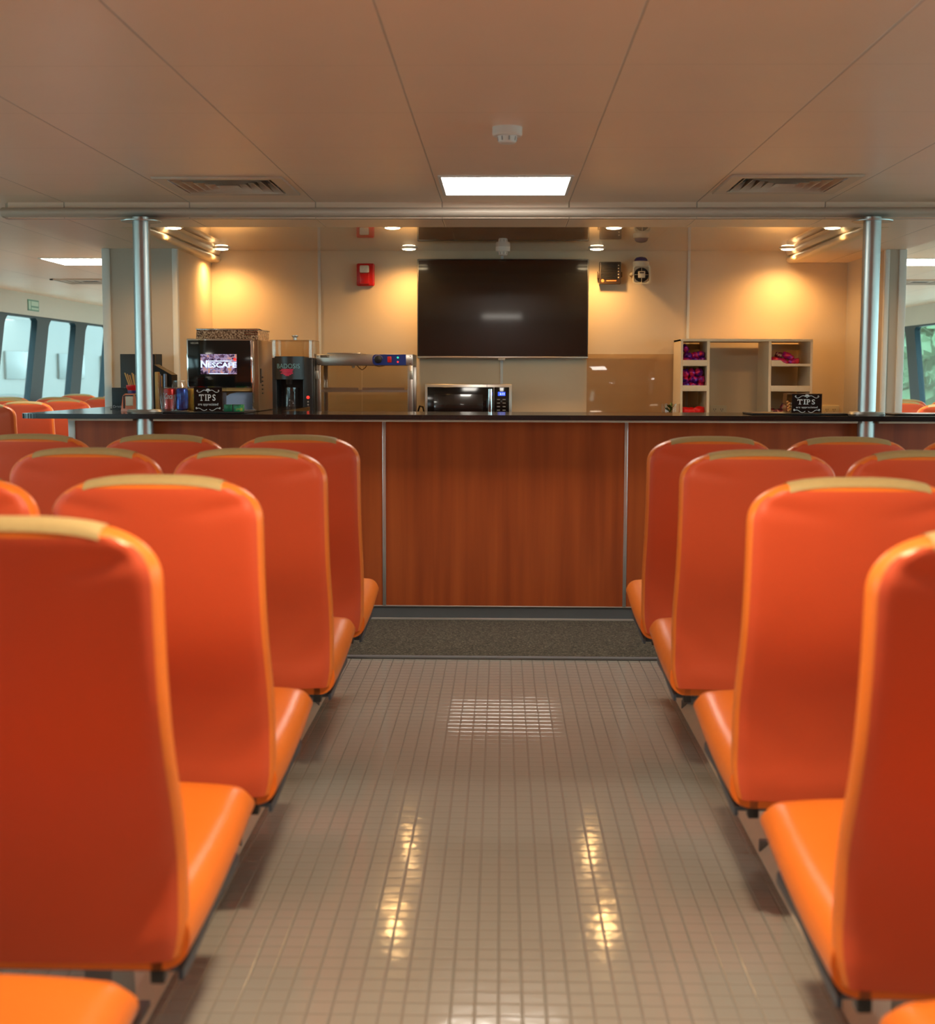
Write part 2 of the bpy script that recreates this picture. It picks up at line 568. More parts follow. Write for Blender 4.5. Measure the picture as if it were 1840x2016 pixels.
def ceiling_sheet(x0, x1, y0, y1, holes, z=H):
    xs = sorted({x0, x1, *[h for v in holes for h in v[:2]]})
    ys = sorted({y0, y1, *[h for v in holes for h in v[2:]]})
    mb = MB()
    vs = {(a, c): mb.bm.verts.new((a, c, z)) for a in xs for c in ys}
    for a, b in zip(xs[:-1], xs[1:]):
        for c, d in zip(ys[:-1], ys[1:]):
            if any(v[0] - 1e-6 <= a and b <= v[1] + 1e-6 and v[2] - 1e-6 <= c and d <= v[3] + 1e-6 for v in holes):
                continue
            mb.bm.faces.new((vs[a, c], vs[a, d], vs[b, d], vs[b, c]))
    return mb


inner = [(v[0] + 0.03, v[1] - 0.03, v[2] + 0.03, v[3] - 0.03) for v in VENTS]
mb = ceiling_sheet(-XW - 0.2, XW + 0.2, -2.4, 7.12, inner)
mb.box(-XW - 0.2, -2.53, 7.12, 22.2, H, H + 0.03)
mb.box(2.53, XW + 0.2, 7.12, 22.2, H, H + 0.03)
mb.box(-XW - 0.2, XW + 0.2, -2.4, 7.12, H + 0.08, H + 0.10)
struct('ceiling', mb, MT['ceiling'])
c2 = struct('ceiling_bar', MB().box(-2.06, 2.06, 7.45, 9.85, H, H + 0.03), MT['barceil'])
# lowered soffit that frames the bar: front strip and the two side boxes
mb = MB()
mb.box(-2.53, 2.53, 7.08, 7.50, 2.08, H + 0.03)
mb.box(-2.53, -2.06, 7.50, 9.9, 2.08, H + 0.03)
mb.box(2.06, 2.53, 7.50, 9.9, 2.08, H + 0.03)
struct('trim_1', mb, MT['ceiling'])
# bull-nosed beam along the soffit's front edge
prof = [(7.13, H), (7.10, H - 0.004), (7.095, 2.132)]
prof += [(7.075 - 0.048 * cos(t), 2.108 + 0.024 * sin(t)) for t in [pi / 2 - k * pi / 12 for k in range(13)]]
prof += [(7.10, 2.078), (7.13, 2.078)]
mb = MB().prism(prof, 'x', -2.55, 2.55)
mb.ball((-2.55, 7.085, 2.108), (0.02, 0.055, 0.028))
struct('trim_2', mb, MT['trim'])
for s, nm in ((-1, 'trim_3'), (1, 'trim_4')):
    pr = [(s * 2.065, 2.078), (s * 2.02, 2.078)]
    pr += [(s * (2.02 - 0.030 * sin(t)), 2.100 - 0.022 * cos(t)) for t in [k * pi / 8 for k in range(9)]]
    pr += [(s * 2.0, 2.128), (s * 1.985, 2.15), (s * 1.985, H), (s * 2.065, H)]
    struct(nm, MB().prism(pr, 'y', 7.50, 9.80), MT['cream'])
# bar walls
mb = MB().box(-2.06, 2.53, 9.80, 13.0, 0, H + 0.03)
mb.box(-2.53, -2.06, 9.9, 13.0, 0, H + 0.03)
struct('wall_bar_back', mb, MT['cream'])
wl = MB().box(-2.52, -2.08, 8.75, 9.9, 0, 2.08)
struct('wall_bar_left', wl, MT['beige'])
struct('wall_bar_left_return', MB().box(-2.08, -2.06, 8.76, 9.8, 0, 2.08), MT['cream'])
struct('wall_bar_right', MB().box(2.42, 2.53, 8.80, 9.8, 0, 2.08), MT['beige'])
struct('trim_5', MB().box(-2.535, -2.485, 8.735, 8.775, 0, 2.08, 0.006), MT['white'])
struct('trim_6', MB().box(-2.088, -2.052, 8.735, 8.775, 0, 2.08, 0.006), MT['white'])
struct('trim_7', MB().box(2.405, 2.435, 8.785, 8.825, 0, 2.08, 0.006), MT['white'])
struct('trim_8', MB().box(2.495, 2.54, 8.785, 8.825, 0, 2.08, 0.006), MT['white'])
for i, x in enumerate((-1.293, 0.0, 1.312)):
    struct('trim_%d' % (9 + i), MB().box(x - 0.010, x + 0.010, 9.792, 9.80, 0, H, 0.002), MT['white'])
struct('wall_back_unseen', MB().box(-5.3, 5.3, -2.4, -2.2, 0, H), MT['wood'])  # unseen; set close and dark to keep rear window light off the seats
struct('wall_front', MB().box(-5.3, 5.3, 22.0, 22.2, 0, H), MT['beige'])
# side walls: dado, header band, and raked windows between
ZS, ZT = 0.88, 1.925
RK = 0.37
for s, side in ((-1, 'left'), (1, 'right')):
    a, b = sorted((s * XW, s * (XW + 0.2)))
    struct('wall_' + side, MB().box(a, b, -2.4, 22.2, 0, ZS), MT['header'])
    struct('wall_%s_header' % side, MB().box(a, b, -2.4, 22.2, ZT, H), MT['header'])
wn = 0
for s in (-1, 1):
    ytop0 = (14.2 if s < 0 else 16.36) - 1.385 * 14
    x0, x1 = sorted((s * (XW + 0.03), s * (XW + 0.10)))
    for k in range(21):
        yl = ytop0 + 1.385 * k
        if yl < -1.7 or yl + 1.2 > 21.9:
            continue
        wn += 1
        fr = MB()

        def bar(ya, yb, za, zb):
            fr.prism([(ya - RK * (ZT - za), za), (yb - RK * (ZT - za), za), (yb - RK * (ZT - zb), zb), (ya - RK * (ZT - zb), zb)], 'x', x0, x1)
        bar(yl - 0.1925, yl, ZS, ZT)
        bar(yl + 0.995, yl + 1.1925, ZS, ZT)
        bar(yl, yl + 0.995, ZS, ZS + 0.05)
        bar(yl, yl + 0.995, ZT - 0.02, ZT)
        for (yc, zc, sy, sz) in ((yl, ZT - 0.02, 1, -1), (yl + 0.995, ZT - 0.02, -1, -1)):
            sh = -RK * (ZT - zc)
            fr.prism([(yc + sh, zc), (yc + sh + sy * 0.07, zc), (yc + sh + sy * 0.02, zc + sz * 0.03), (yc + sh - RK * 0.08, zc + sz * 0.08)], 'x', x0, x1)
        wo = struct('window_%d' % wn, fr, MT['winframe'])
        xm = (x0 + x1) / 2
        pm = MB().prism([(yl - RK * (ZT - ZS), ZS), (yl + 1.0 - RK * (ZT - ZS), ZS), (yl + 1.0, ZT), (yl, ZT)], 'x', xm - 0.003, xm + 0.003)
        pane = pm.build('pane', MT['glass'], wo)
# outside
w_o = struct('ground_harbour', MB().box(-80, 80, -40, 120, -1.6, -1.5), MT['bounce_ground'])  # out of view, serves as a daylight reflector

# ================================================================== ceiling fittings


def vent(x0, x1, y0, y1, label):
    t = thing('ceiling_vent', label, 'vent', ((x0 + x1) / 2, (y0 + y1) / 2, H), 'square air vents in the ceiling')
    cx, cy, hx, hy = (x0 + x1) / 2, (y0 + y1) / 2, (x1 - x0) / 2, (y1 - y0) / 2

    def ring(mb, a, za, b, zb):
        mb.loft([[(cx - hx * a, cy - hy * a, za), (cx + hx * a, cy - hy * a, za), (cx + hx * a, cy + hy * a, za), (cx - hx * a, cy + hy * a, za)],
                 [(cx - hx * b, cy - hy * b, zb), (cx + hx * b, cy - hy * b, zb), (cx + hx * b, cy + hy * b, zb), (cx - hx * b, cy + hy * b, zb)]], cap=False)
    f = MB()
    ring(f, 1.0, H - 0.001, 0.985, H - 0.010)
    ring(f, 0.985, H - 0.010, 0.80, H - 0.008)
    ring(f, 0.80, H - 0.008, 0.79, H + 0.03)
    f.build('frame', MT['vent'], t, recalc=False)
    for k in range(5):
        a = 0.76 - 0.145 * k
        r = MB()
        ring(r, a, H - 0.008, a - 0.10, H + 0.035)
        ring(r, a - 0.012, H - 0.008, a - 0.112, H + 0.035)
        ring(r, a, H - 0.008, a - 0.012, H - 0.008)
        r.build('louver', MT['vent'], t, recalc=False)
    MB().box(x0 + 0.02, x1 - 0.02, y0 + 0.02, y1 - 0.02, H + 0.045, H + 0.06).build('duct_backing', MT['ventdark'], t)
    return t


vent(*VENTS[0], 'square louvred air vent in the ceiling left of the lit panel')
vent(*VENTS[1], 'square louvred air vent in the ceiling right of the lit panel')


def flat_vent(cx, cy, label):
    t = thing('ceiling_vent', label, 'vent', (cx, cy, H), 'square air vents in the ceiling')
    m = MB()
    for k in range(4):
        a = 0.29 - 0.06 * k
        for (p, q, r, s) in ((-a, a, -a, -a + 0.03), (-a, a, a - 0.03, a), (-a, -a + 0.03, -a, a), (a - 0.03, a, -a, a)):
            m.box(cx + p, cx + q, cy + r, cy + s, H - 0.012 + 0.002 * k, H - 0.001)
    m.build('frame', MT['vent'], t)
    MB().box(cx - 0.26, cx + 0.26, cy - 0.26, cy + 0.26, H - 0.003, H - 0.0005).build('duct_backing', MT['ventdark'], t)


flat_vent(-3.85, 12.9, 'air vent in the ceiling over the left side seats')
flat_vent(3.85, 12.9, 'air vent in the ceiling over the right side seats')


def ceiling_light(cx, cy, label, lit='panel_on'):
    t = thing('ceiling_light', label, 'ceiling light', (cx, cy, H), 'square lit panels in the ceiling')
    f = MB()
    for (a, b, c, d) in ((-0.30, 0.30, -0.315, -0.295), (-0.30, 0.30, 0.295, 0.315), (-0.30, -0.285, -0.30, 0.30), (0.285, 0.30, -0.30, 0.30)):
        f.box(cx + a, cx + b, cy + c, cy + d, H - 0.007, H - 0.0005)
    f.build('frame', MT['white'], t)
    MB().box(cx - 0.287, cx + 0.287, cy - 0.30, cy + 0.30, H - 0.006, H - 0.001).build('diffuser', MT[lit], t)


ceiling_light(0.014, 6.46, 'lit square ceiling panel in the middle, in front of the bar')
ceiling_light(-3.19, 10.68, 'lit ceiling panel glowing over the left side seats')
ceiling_light(3.20, 10.68, 'lit ceiling panel glowing over the right side seats')
ceiling_light(0.0, -0.8, 'lit ceiling panel whose lower streak is mirrored in the television', 'panel_dim')
for x, y, l in ((-3.19, 3.2, 'left'), (3.2, 3.2, 'right')):
    ceiling_light(x, y, 'lit ceiling panel over the %s seats outside the picture' % l)

NM = ['far left', 'second from the left', 'third from the left', 'far right']
for i, (x, y) in enumerate(DOWN):
    lab = ('round lit downlight by the beam, %s of its row' if i < 4 else 'round lit downlight close to the back wall, %s of its row') % NM[i % 4]
    t = thing('downlight', lab, 'downlight', (x, y, H), 'round downlights over the bar')
    MB().lathe([(0.058, 0), (0.058, -0.006), (0.048, -0.010), (0.044, -0.008), (0.044, 0)], (x, y, H)).build('ring', MT['white'], t)
    MB().lathe([(0.043, -0.001), (0.043, -0.0135), (0.03, -0.0165)], (x, y, H)).build('lamp', MT['lamp_on'], t)
t = thing('downlight', 'round downlight over the middle of the aisle above the camera', 'downlight', (0, 2.0, H))
MB().lathe([(0.10, 0), (0.10, -0.006), (0.09, -0.010), (0.085, -0.008), (0.085, 0)], (0, 2.0, H)).build('ring', MT['white'], t)
MB().lathe([(0.084, -0.001), (0.084, -0.008)], (0, 2.0, H)).build('lamp', MT['lens'], t)


def detector(cx, cy, label, r=0.053, drop=0.056):
    t = thing('smoke_detector', label, 'smoke detector', (cx, cy, H), 'white smoke detectors')
    MB().lathe([(r, 0), (r, -0.026), (r * 0.93, -0.031), (r * 0.6, -0.031)], (cx, cy, H), 36).build('base', MT['whitep'], t)
    MB().lathe([(r * 0.66, -0.030), (r * 0.60, -drop * 0.92), (r * 0.50, -drop), (r * 0.1, -drop)], (cx, cy, H), 36).build('sensing_head', MT['whitep'], t)
    s = MB()
    for k in range(8):
        a = 2 * pi * k / 8 + 0.2
        s.cyl((cx + r * 0.645 * cos(a), cy + r * 0.645 * sin(a), H - 0.034), (cx + r * 0.605 * cos(a), cy + r * 0.605 * sin(a), H - drop + 0.008), 0.0025, n=8)
    s.build('vent_slots', MT['greyink'], t)


detector(0.016, 4.98, 'white smoke detector on the ceiling in front of the lit panel')
detector(0.005, 9.5, 'white smoke detector over the television', 0.05, 0.058)

# ================================================================== support poles
for x, lab in ((-1.832, 'shiny steel pole through the left end of the counter'), (1.853, 'shiny steel pole through the right end of the counter')):
    t = thing('support_pole', lab, 'pole', (x, 7.03, 0), 'steel poles at the counter')
    MB().cyl((x, 7.03, 1.0852), (x, 7.03, 2.079), 0.044, n=40).build('shaft', MT['pole'], t)
    MB().cyl((x, 7.03, 0), (x, 7.03, 1.0595), 0.044, n=40).build('lower_shaft', MT['pole'], t)
    MB().lathe([(0.045, 2.058), (0.100, 2.056), (0.101, 2.061), (0.045, 2.064)], (x, 7.03, 0), 40).build('top_flange', MT['pole'], t)
    MB().lathe([(0.045, 1.0855), (0.088, 1.0855), (0.092, 1.095), (0.086, 1.106), (0.045, 1.108)], (x, 7.03, 0), 40).build('counter_collar', MT['pole'], t)

# ================================================================== service counter
t = thing('service_counter', 'long bar counter faced with reddish wood panels', 'counter', (0, 7.13, 0))
SE = [-2.235, -1.865, -0.610, 0.648, 1.905, 2.95]
for a, b in zip(SE[:-1], SE[1:]):
    MB().box(a + 0.008, b - 0.008, 7.13, 7.16, 0.080, 1.048).build('front_panel', MT['wood'], t)
for x in SE[1:-1]:
    MB().box(x - 0.009, x + 0.009, 7.124, 7.16, 0.078, 1.048, 0.002).build('seam_strip', MT['alu'], t)
MB().box(-2.262, -2.226, 7.12, 7.17, 0.0, 1.048, 0.004).build('corner_post', MT['white'], t)
MB().box(-2.255, -2.235, 7.17, 8.73, 0.06, 1.048).build('end_panel', MT['wood'], t)
MB().box(-2.23, 2.95, 7.150, 7.19, 0.0, 0.078).build('kick_plate', MT['kick'], t)
k = MB().box(-2.23, 2.95, 7.138, 7.15, 0.0, 0.012, 0.002)
k.box(-2.23, 2.95, 7.126, 7.15, 0.072, 0.080, 0.002)
k.build('kick_trim', MT['alu'], t)
MB().box(-2.22, -1.885, 6.985, 7.128, 1.0495, 1.059).box(-1.78, 1.80, 6.985, 7.128, 1.049, 1.059).box(1.906, 2.95, 6.985, 7.128, 1.049, 1.059).build('underside_strip', MT['rail'], t)


def rounded(pts, r, idx, n=6):
    out = []
    m = len(pts)
    for i, p in enumerate(pts):
        if i not in idx:
            out.append(p)
            continue
        p = Vector(p)
        a = (Vector(pts[i - 1]) - p).normalized()
        b = (Vector(pts[(i + 1) % m]) - p).normalized()
        s, e = p + a * r, p + b * r
        for k in range(n + 1):
            q = k / n
            out.append(tuple(s * (1 - q) ** 2 + p * 2 * q * (1 - q) + e * q * q))
    return out


top = [(-2.47, 6.955), (2.95, 6.955), (2.95, 7.62), (-1.22, 7.62), (-1.22, 8.74), (-2.47, 8.74)]
top = rounded(top, 0.10, {0})
single('countertop', MB().prism(top, 'z', 1.060, 1.085), MT['granite'], 'long black stone worktop lying on the wood bar counter', 'countertop', (0, 7.2, 1.06))
# back counter carrying the machines
t = thing('back_counter', 'low counter along the back wall under the machines', 'counter', (0.2, 9.45, 0))
MB().box(-1.95, 2.38, 9.16, 9.79, 0.87, 0.90, 0.004).build('worktop', MT['granite'], t)
MB().box(-1.93, 2.36, 9.20, 9.79, 0.0, 0.87).build('cabinet_body', MT['beige'], t)
# floor mat
single('floor_mat', MB().box(-2.1, 2.1, 6.17, 7.10, 0.0, 0.010, 0.003), MT['mat'], 'dark speckled mat on the floor along the bar front', 'mat', (0, 6.6, 0))
single('mat_edging', MB().box(-2.1, 2.1, 6.13, 6.168, 0.0, 0.011, 0.003), MT['kick'], 'thin grey edging strip along the front of the dark mat', 'edging strip', (0, 6.15, 0))

# ================================================================== seats
SW = 0.450                                     # seat width
ZTOP = 1.07
REAR = [(0.335, 0.130), (0.36, 0.142), (0.40, 0.148), (0.45, 0.146), (0.50, 0.136), (0.55, 0.122), (0.60, 0.102), (0.65, 0.076), (0.70, 0.052),
        (0.75, 0.035), (0.80, 0.024), (0.85, 0.015), (0.90, 0.009), (0.95, 0.004), (1.00, 0.0), (1.07, -0.002)]


def interp(tab, z):
    for (a, ya), (b, yb) in zip(tab[:-1], tab[1:]):
        if z <= b:
            q = max(0, (z - a) / (b - a))
            return ya + (yb - ya) * q
    return tab[-1][1]


def rear(z):                                    # smoothed
    return sum(interp(REAR, z + d) for d in (-0.04, -0.02, 0, 0.02, 0.04)) / 5


def section(w, th, n=40):
    """rounded rectangle: half width w, thickness th, returned as (x, y) with y from 0 (rear) to th"""
    r = min(th * 0.46, w * 0.9)
    pts = []
    for (cx, cy, a0) in ((w - r, th - r, 0), (-(w - r), th - r, pi / 2), (-(w - r), r, pi), (w - r, r, 1.5 * pi)):
        for k in range(7):
            a = a0 + (pi / 2) * k / 6
            pts.append((cx + r * cos(a), cy + r * sin(a)))
    # add points along the long sides so that the faces can bulge
    out = []
    for i, p in enumerate(pts):
        out.append(p)
        q = pts[(i + 1) % len(pts)]
        if i % 14 == 6:
            for k in range(1, 12):
                out.append((p[0] + (q[0] - p[0]) * k / 12, p[1]))
    return out


ZC, ZA = 0.972, 1.070                          # start of the crown's curve, apex


def seat_back():
    zs = [0.342 + (ZC - 0.342) * k / 26 for k in range(27)]
    ang = [k * (pi / 2 - 0.06) / 16 for k in range(1, 17)]
    zs += [ZC + (ZA - ZC) * sin(a) for a in ang]
    rings = []
    for z in zs:
        th = 0.074
        wh = SW / 2
        if z > ZC:
            u = (z - ZC) / (ZA - ZC)
            wh *= (1 - u ** 2.4) ** (1 / 2.9)
        if z > ZA - 0.030:
            q = (z - (ZA - 0.030)) / 0.030
            th *= 0.25 + 0.75 * sqrt(max(0, 1 - q * q))
        if z < 0.407:
            u = (0.407 - z) / 0.065
            th *= 0.72 + 0.28 * (1 - u ** 2) ** 0.5 if u < 1 else 0.72
            wh -= 0.012 * max(0, u) ** 2
        wh -= 0.006 * max(0, (0.60 - z) / 0.3)
        yr = rear(z) + (0.074 - th) / 2
        ring = []
        for x, y in section(wh, th):
            mid = 1 - (x / wh) ** 2
            bulge = (-0.010 if y < th / 2 else 0.006) * mid * min(1, wh / 0.2)
            # folds of the loose cover towards the lower corners
            fold = 0.0
            if y < th * 0.6:
                for sx in (-1, 1):
                    dx, dz = (SW / 2 - sx * x), z - 0.36
                    q = dx * 0.75 + dz * 0.66
                    fold += 0.0042 * sin(q * 62 + sx) * math.exp(-((dx - 0.06) / 0.10) ** 2 - ((dz - 0.09) / 0.13) ** 2)
                    fold += 0.006 * math.exp(-((dx - 0.07) / 0.07) ** 2 - ((z - 1.0 + 0.25 * (dx - 0.1)) / 0.016) ** 2)
                fold += 0.0022 * sin(z * 190) * math.exp(-((z - 0.38) / 0.035) ** 2)
            ring.append((x, yr + y + bulge + fold, z))
        rings.append(ring)
    return MB().loft(rings)


def seat_cushion():
    """padded block swept from the back to the front edge"""
    st = []
    N = 22
    for k in range(N + 1):
        u = k / N
        y = 0.175 + (0.765 - 0.175) * u
        zt = 0.424 + 0.040 * u - 0.018 * sin(pi * u)
        zb = 0.314 + 0.054 * u ** 2
        if u > 0.86:
            q = (u - 0.86) / 0.14
            zt -= 0.042 * (1 - sqrt(max(0, 1 - q ** 2)))
            zb += 0.022 * (1 - sqrt(max(0, 1 - q ** 2)))
        st.append((y, zb, zt))
    rings = []
    for y, zb, zt in st:
        th = zt - zb
        ring = []
        for x, v in section(SW / 2, th):
            mid = 1 - (x / (SW / 2)) ** 2
            ring.append((x, y, zb + v + (0.012 * mid if v > th / 2 else 0)))
        rings.append(ring)
    return MB().loft(rings)


def make_seat(on_rail, label, loc, group):
    t = thing('passenger_seat', label, 'seat', (0, 0, 0), group)
    bk = seat_back()
    bmesh.ops.recalc_face_normals(bk.bm, faces=bk.bm.faces[:])
    bk.bm.normal_update()
    tree = BVHTree.FromBMesh(bk.bm)
    # the cover stretched over the rear face
    cv = MB()
    vm = {}
    for f in bk.bm.faces:
        c = f.calc_center_median()
        if f.normal.y < -0.62 and c.z < ZA - 0.022 and len(f.verts) == 4:
            q = []
            for v in f.verts:
                key = (round(v.co.x, 6), round(v.co.y, 6), round(v.co.z, 6))
                if key not in vm:
                    vm[key] = cv.bm.verts.new(v.co + v.normal * 0.0012)
                q.append(vm[key])
            cv.bm.faces.new(q)
    # the tan patch over the crown, laid on by projecting towards the crown's axis
    cp = MB()
    rows = []
    for i in range(25):
        x = -0.145 + 0.29 * i / 24
        zx = ZC + (ZA - ZC) * (1 - (abs(x) / (SW / 2)) ** 2.9) ** (1 / 2.4)
        c = Vector((x, rear(1.05) + 0.037, zx - 0.042))
        row = []
        for k in range(13):
            a = radians(-58 + 116 * k / 12)
            d = Vector((0, sin(a), cos(a)))
            hit = tree.ray_cast(c + d * 0.3, -d)
            row.append(cp.bm.verts.new(hit[0] + d * 0.0022))
        rows.append(row)
    for a, b in zip(rows[:-1], rows[1:]):
        for k in range(12):
            cp.bm.faces.new((a[k], b[k], b[k + 1], a[k + 1]))
    back = bk.build('backrest', MT['vinyl'], t)
    cover = cv.build('rear_cover', MT['cover'], back, recalc=False)
    cover['label'] = 'red-orange cover on the rear of the seat back'
    patch = cp.build('crown_patch', MT['strip'], back, recalc=False)
    patch['label'] = 'tan patch on the seat back crown'
    seat_cushion().build('seat_cushion', MT['vinyl'], t)
    p = MB().box(-0.205, 0.205, 0.20, 0.70, 0.298, 0.330, 0.008)
    for s in (-1, 1):
        p.prism([(0.18, 0.296), (0.24, 0.296), (0.60, 0.332), (0.60, 0.345), (0.18, 0.315)], 'x', s * 0.208 - 0.004, s * 0.208 + 0.004)
    p.build('seat_pan', MT['pan'], t)
    for s in (-1, 1):
        MB().box(s * 0.17 - 0.012, s * 0.17 + 0.012, 0.175, 0.205, 0.290, 0.345, 0.003).build('hinge_bracket', MT['black'], t)
    z0 = 0.0405 if on_rail else 0.0
    l = MB().prism([(0.36, z0), (0.56, z0), (0.52, 0.298), (0.42, 0.298)], 'x', -0.020, 0.030)
    l.box(-0.028, 0.040, 0.30, 0.62, z0, z0 + 0.012)
    l.build('leg', MT['leg'], t)
    t.location = loc
    return t


XA = 0.727                                      # centre of the aisle seats
PITCHX = 0.477
LROW = [1.06, 1.965, 2.835, 3.915, 4.83]
RROW = [1.03, 1.895, 2.845, 3.945, 4.84]
ORD = ['front-most bottom', 'nearest full', 'second', 'third', 'fourth']
seat_rail_proto = None
seat_floor_proto = None


def seat(x, y, label, group, rail):
    global seat_rail_proto, seat_floor_proto
    pr = seat_rail_proto if rail else seat_floor_proto
    if pr is None:
        o = make_seat(rail, label, (x, y, 0), group)
        if rail:
            seat_rail_proto = o
        else:
            seat_floor_proto = o
        return o
    return dup(pr, (x, y, 0), label, group)


ROWNAME = ['cushion in the bottom picture corner', 'nearest row showing its back', 'second row from the camera', 'third row from the camera', 'last row before the mat']
for s, sd, rows, ns, xo in ((-1, 'left', LROW, (1, 1, 2, 2, 3), XA), (1, 'right', RROW, (1, 1, 1, 2, 3), XA + 0.015)):
    for r, (y, n) in enumerate(zip(rows, ns)):
        for k in range(n):
            pos = ('aisle seat', 'seat one in from the aisle', 'seat two in from the aisle')[k]
            seat(s * (xo + PITCHX * k), y, 'orange %s, %s side, %s' % (pos, sd, ROWNAME[r]), 'orange seats %s of the aisle' % sd, k == 0)
# rows along the windows beyond the counter
SIDE_L = [(9.95, (-3.78,)), (10.95, (-3.83,)), (11.95, (-3.83, -4.307)), (13.2, (-3.83, -4.307, -4.784)), (15.4, (-4.30, -4.78))]
SIDE_R = [(11.0, (3.53,)), (12.2, (3.53, 4.007)), (13.4, (3.90, 4.377))]
RN = ['nearest', 'second', 'third', 'fourth', 'farthest']
for s, rows in ((-1, SIDE_L), (1, SIDE_R)):
    sd = 'left' if s < 0 else 'right'
    for r, (y, xs) in enumerate(rows):
        rn = RN[r] if not (s > 0 and r == 2) else 'farthest'
        for k, x in enumerate(xs):
            pos = '' if len(xs) == 1 else (', seat nearest the bar', ', seat towards the windows', ', seat against the windows')[k]
            seat(x, y, 'orange seat by the %s windows, %s row there%s' % (sd, rn, pos), 'orange seats along the %s windows' % sd, False)
for s, lab in ((-1, 'beige floor rail under the aisle seats left of the aisle'), (1, 'beige floor rail under the aisle seats right of the aisle')):
    t = thing('seat_rail', lab, 'rail', (s * 0.76, 3.4, 0), 'floor rails under the seats')
    pr = [(s * 0.698, 0), (s * 0.698, 0.006), (s * 0.732, 0.038), (s * 0.738, 0.040), (s * 0.815, 0.040), (s * 0.815, 0)]
    MB().prism(pr, 'y', 0.9, 5.75).build('rail_body', MT['rail'], t)
    for yj in (1.8, 3.6, 5.2):
        MB().box(*sorted((s * 0.70, s * 0.82)), yj, yj + 0.02, 0.0, 0.0403, 0.003).build('joint_clip', MT['leg'], t)

# ================================================================== back wall items
t = thing('television', 'large black flat television mounted on the back wall', 'television', (0.006, 9.76, 1.40))
MB().box(-0.594, 0.606, 9.725, 9.765, 1.407, 2.097, 0.004).build('housing', MT['black'], t)
MB().box(-0.586, 0.598, 9.7235, 9.726, 1.424, 2.089).build('screen', MT['screen'], t)
MB().box(-0.594, 0.606, 9.719, 9.730, 1.407, 1.421, 0.002).build('lower_bezel', MT['steel'], t)
MB().lathe([(0.028, 0), (0.024, -0.012), (0.010, -0.014)], (0.0, 9.735, 1.407), 20).build('logo_light', MT['whitep'], t)
MB().box(-0.25, 0.25, 9.765, 9.797, 1.60, 1.95).build('wall_bracket', MT['black'], t)

t = thing('fire_alarm', 'red fire alarm with a clear strobe on the back wall', 'fire alarm', (-0.963, 9.80, 1.99))
MB().box(-1.026, -0.900, 9.765, 9.80, 1.913, 2.071, 0.012, 3).build('base_plate', MT['red'], t)
MB().box(-1.000, -0.934, 9.735, 9.77, 1.925, 2.000, 0.006).build('horn_block', MT['red'], t)
MB().box(-1.001, -0.935, 9.732, 9.77, 2.003, 2.055, 0.008).build('strobe_lens', MT['lens'], t)

t = thing('wall_speaker', 'dark ribbed speaker box right of the television', 'speaker', (0.756, 9.80, 2.0))
MB().box(0.681, 0.832, 9.742, 9.79, 1.926, 2.081, 0.006).build('housing', MT['brown'], t)
g = MB()
for k in range(11):
    g.box(0.690, 0.806, 9.736, 9.744, 1.962 + 0.0105 * k, 1.968 + 0.0105 * k)
g.build('grille_ribs', MT['black'], t)
g = MB()
for k in range(5):
    g.lathe([(0.004, 0), (0.004, 0.003)], (0.814, 9.742, 1.972 + 0.021 * k), 12, 'y')
g.build('indicator_dots', MT['dot'], t)
g = MB().box(0.730, 0.800, 9.739, 9.7425, 1.946, 1.953)
g.lathe([(0.011, 0), (0.011, 0.003)], (0.704, 9.742, 1.949), 16, 'y')
g.build('badge', MT['orangeink'], t)
MB().box(0.669, 0.684, 9.75, 9.80, 1.968, 2.015, 0.003).box(0.829, 0.842, 9.75, 9.80, 1.975, 2.01, 0.003).build('mounting_bracket', MT['brown'], t)

t = thing('siren_beacon', 'cream horn siren with a blue beacon on the back wall', 'siren', (0.967, 9.80, 1.98))
sq = rounded([(-0.060, -0.062), (0.060, -0.062), (0.060, 0.062), (-0.060, 0.062)], 0.022, {0, 1, 2, 3}, 4)
h = MB().loft([[(0.967 + u * k, y, 1.985 + v * k) for u, v in sq] for k, y in ((0.55, 9.80), (0.60, 9.74), (0.95, 9.66), (1.03, 9.655), (1.03, 9.645), (0.90, 9.645), (0.80, 9.665))])
h.build('horn', MT['ivory'], t)
MB().lathe([(0.050, 0), (0.048, 0.004)], (0.967, 9.664, 1.985), 28, 'y').build('throat', MT['black'], t)
c = MB().box(0.943, 0.991, 9.640, 9.662, 1.963, 2.009, 0.003)
c.box(0.966, 0.968, 9.645, 9.66, 1.93, 2.04).box(0.912, 1.022, 9.645, 9.66, 1.984, 1.986)
c.build('centre_boss', MT['ivory'], t)
MB().box(0.952, 0.982, 9.638, 9.641, 1.994, 2.002).build('badge', MT['brown'], t)
MB().lathe([(0.056, 0.0), (0.056, 0.030), (0.048, 0.034)], (0.967, 9.715, 2.048), 28).build('beacon_base', MT['ivory'], t)
MB().lathe([(0.047, 0.032), (0.045, 0.046), (0.034, 0.058), (0.012, 0.064)], (0.967, 9.715, 2.048), 28).build('beacon_lens', MT['bluelens'], t)
MB().box(0.935, 1.0, 9.70, 9.80, 2.03, 2.05, 0.004).box(0.895, 0.905, 9.64, 9.80, 1.985, 2.0).build('mounting_bracket', MT['ivory'], t)

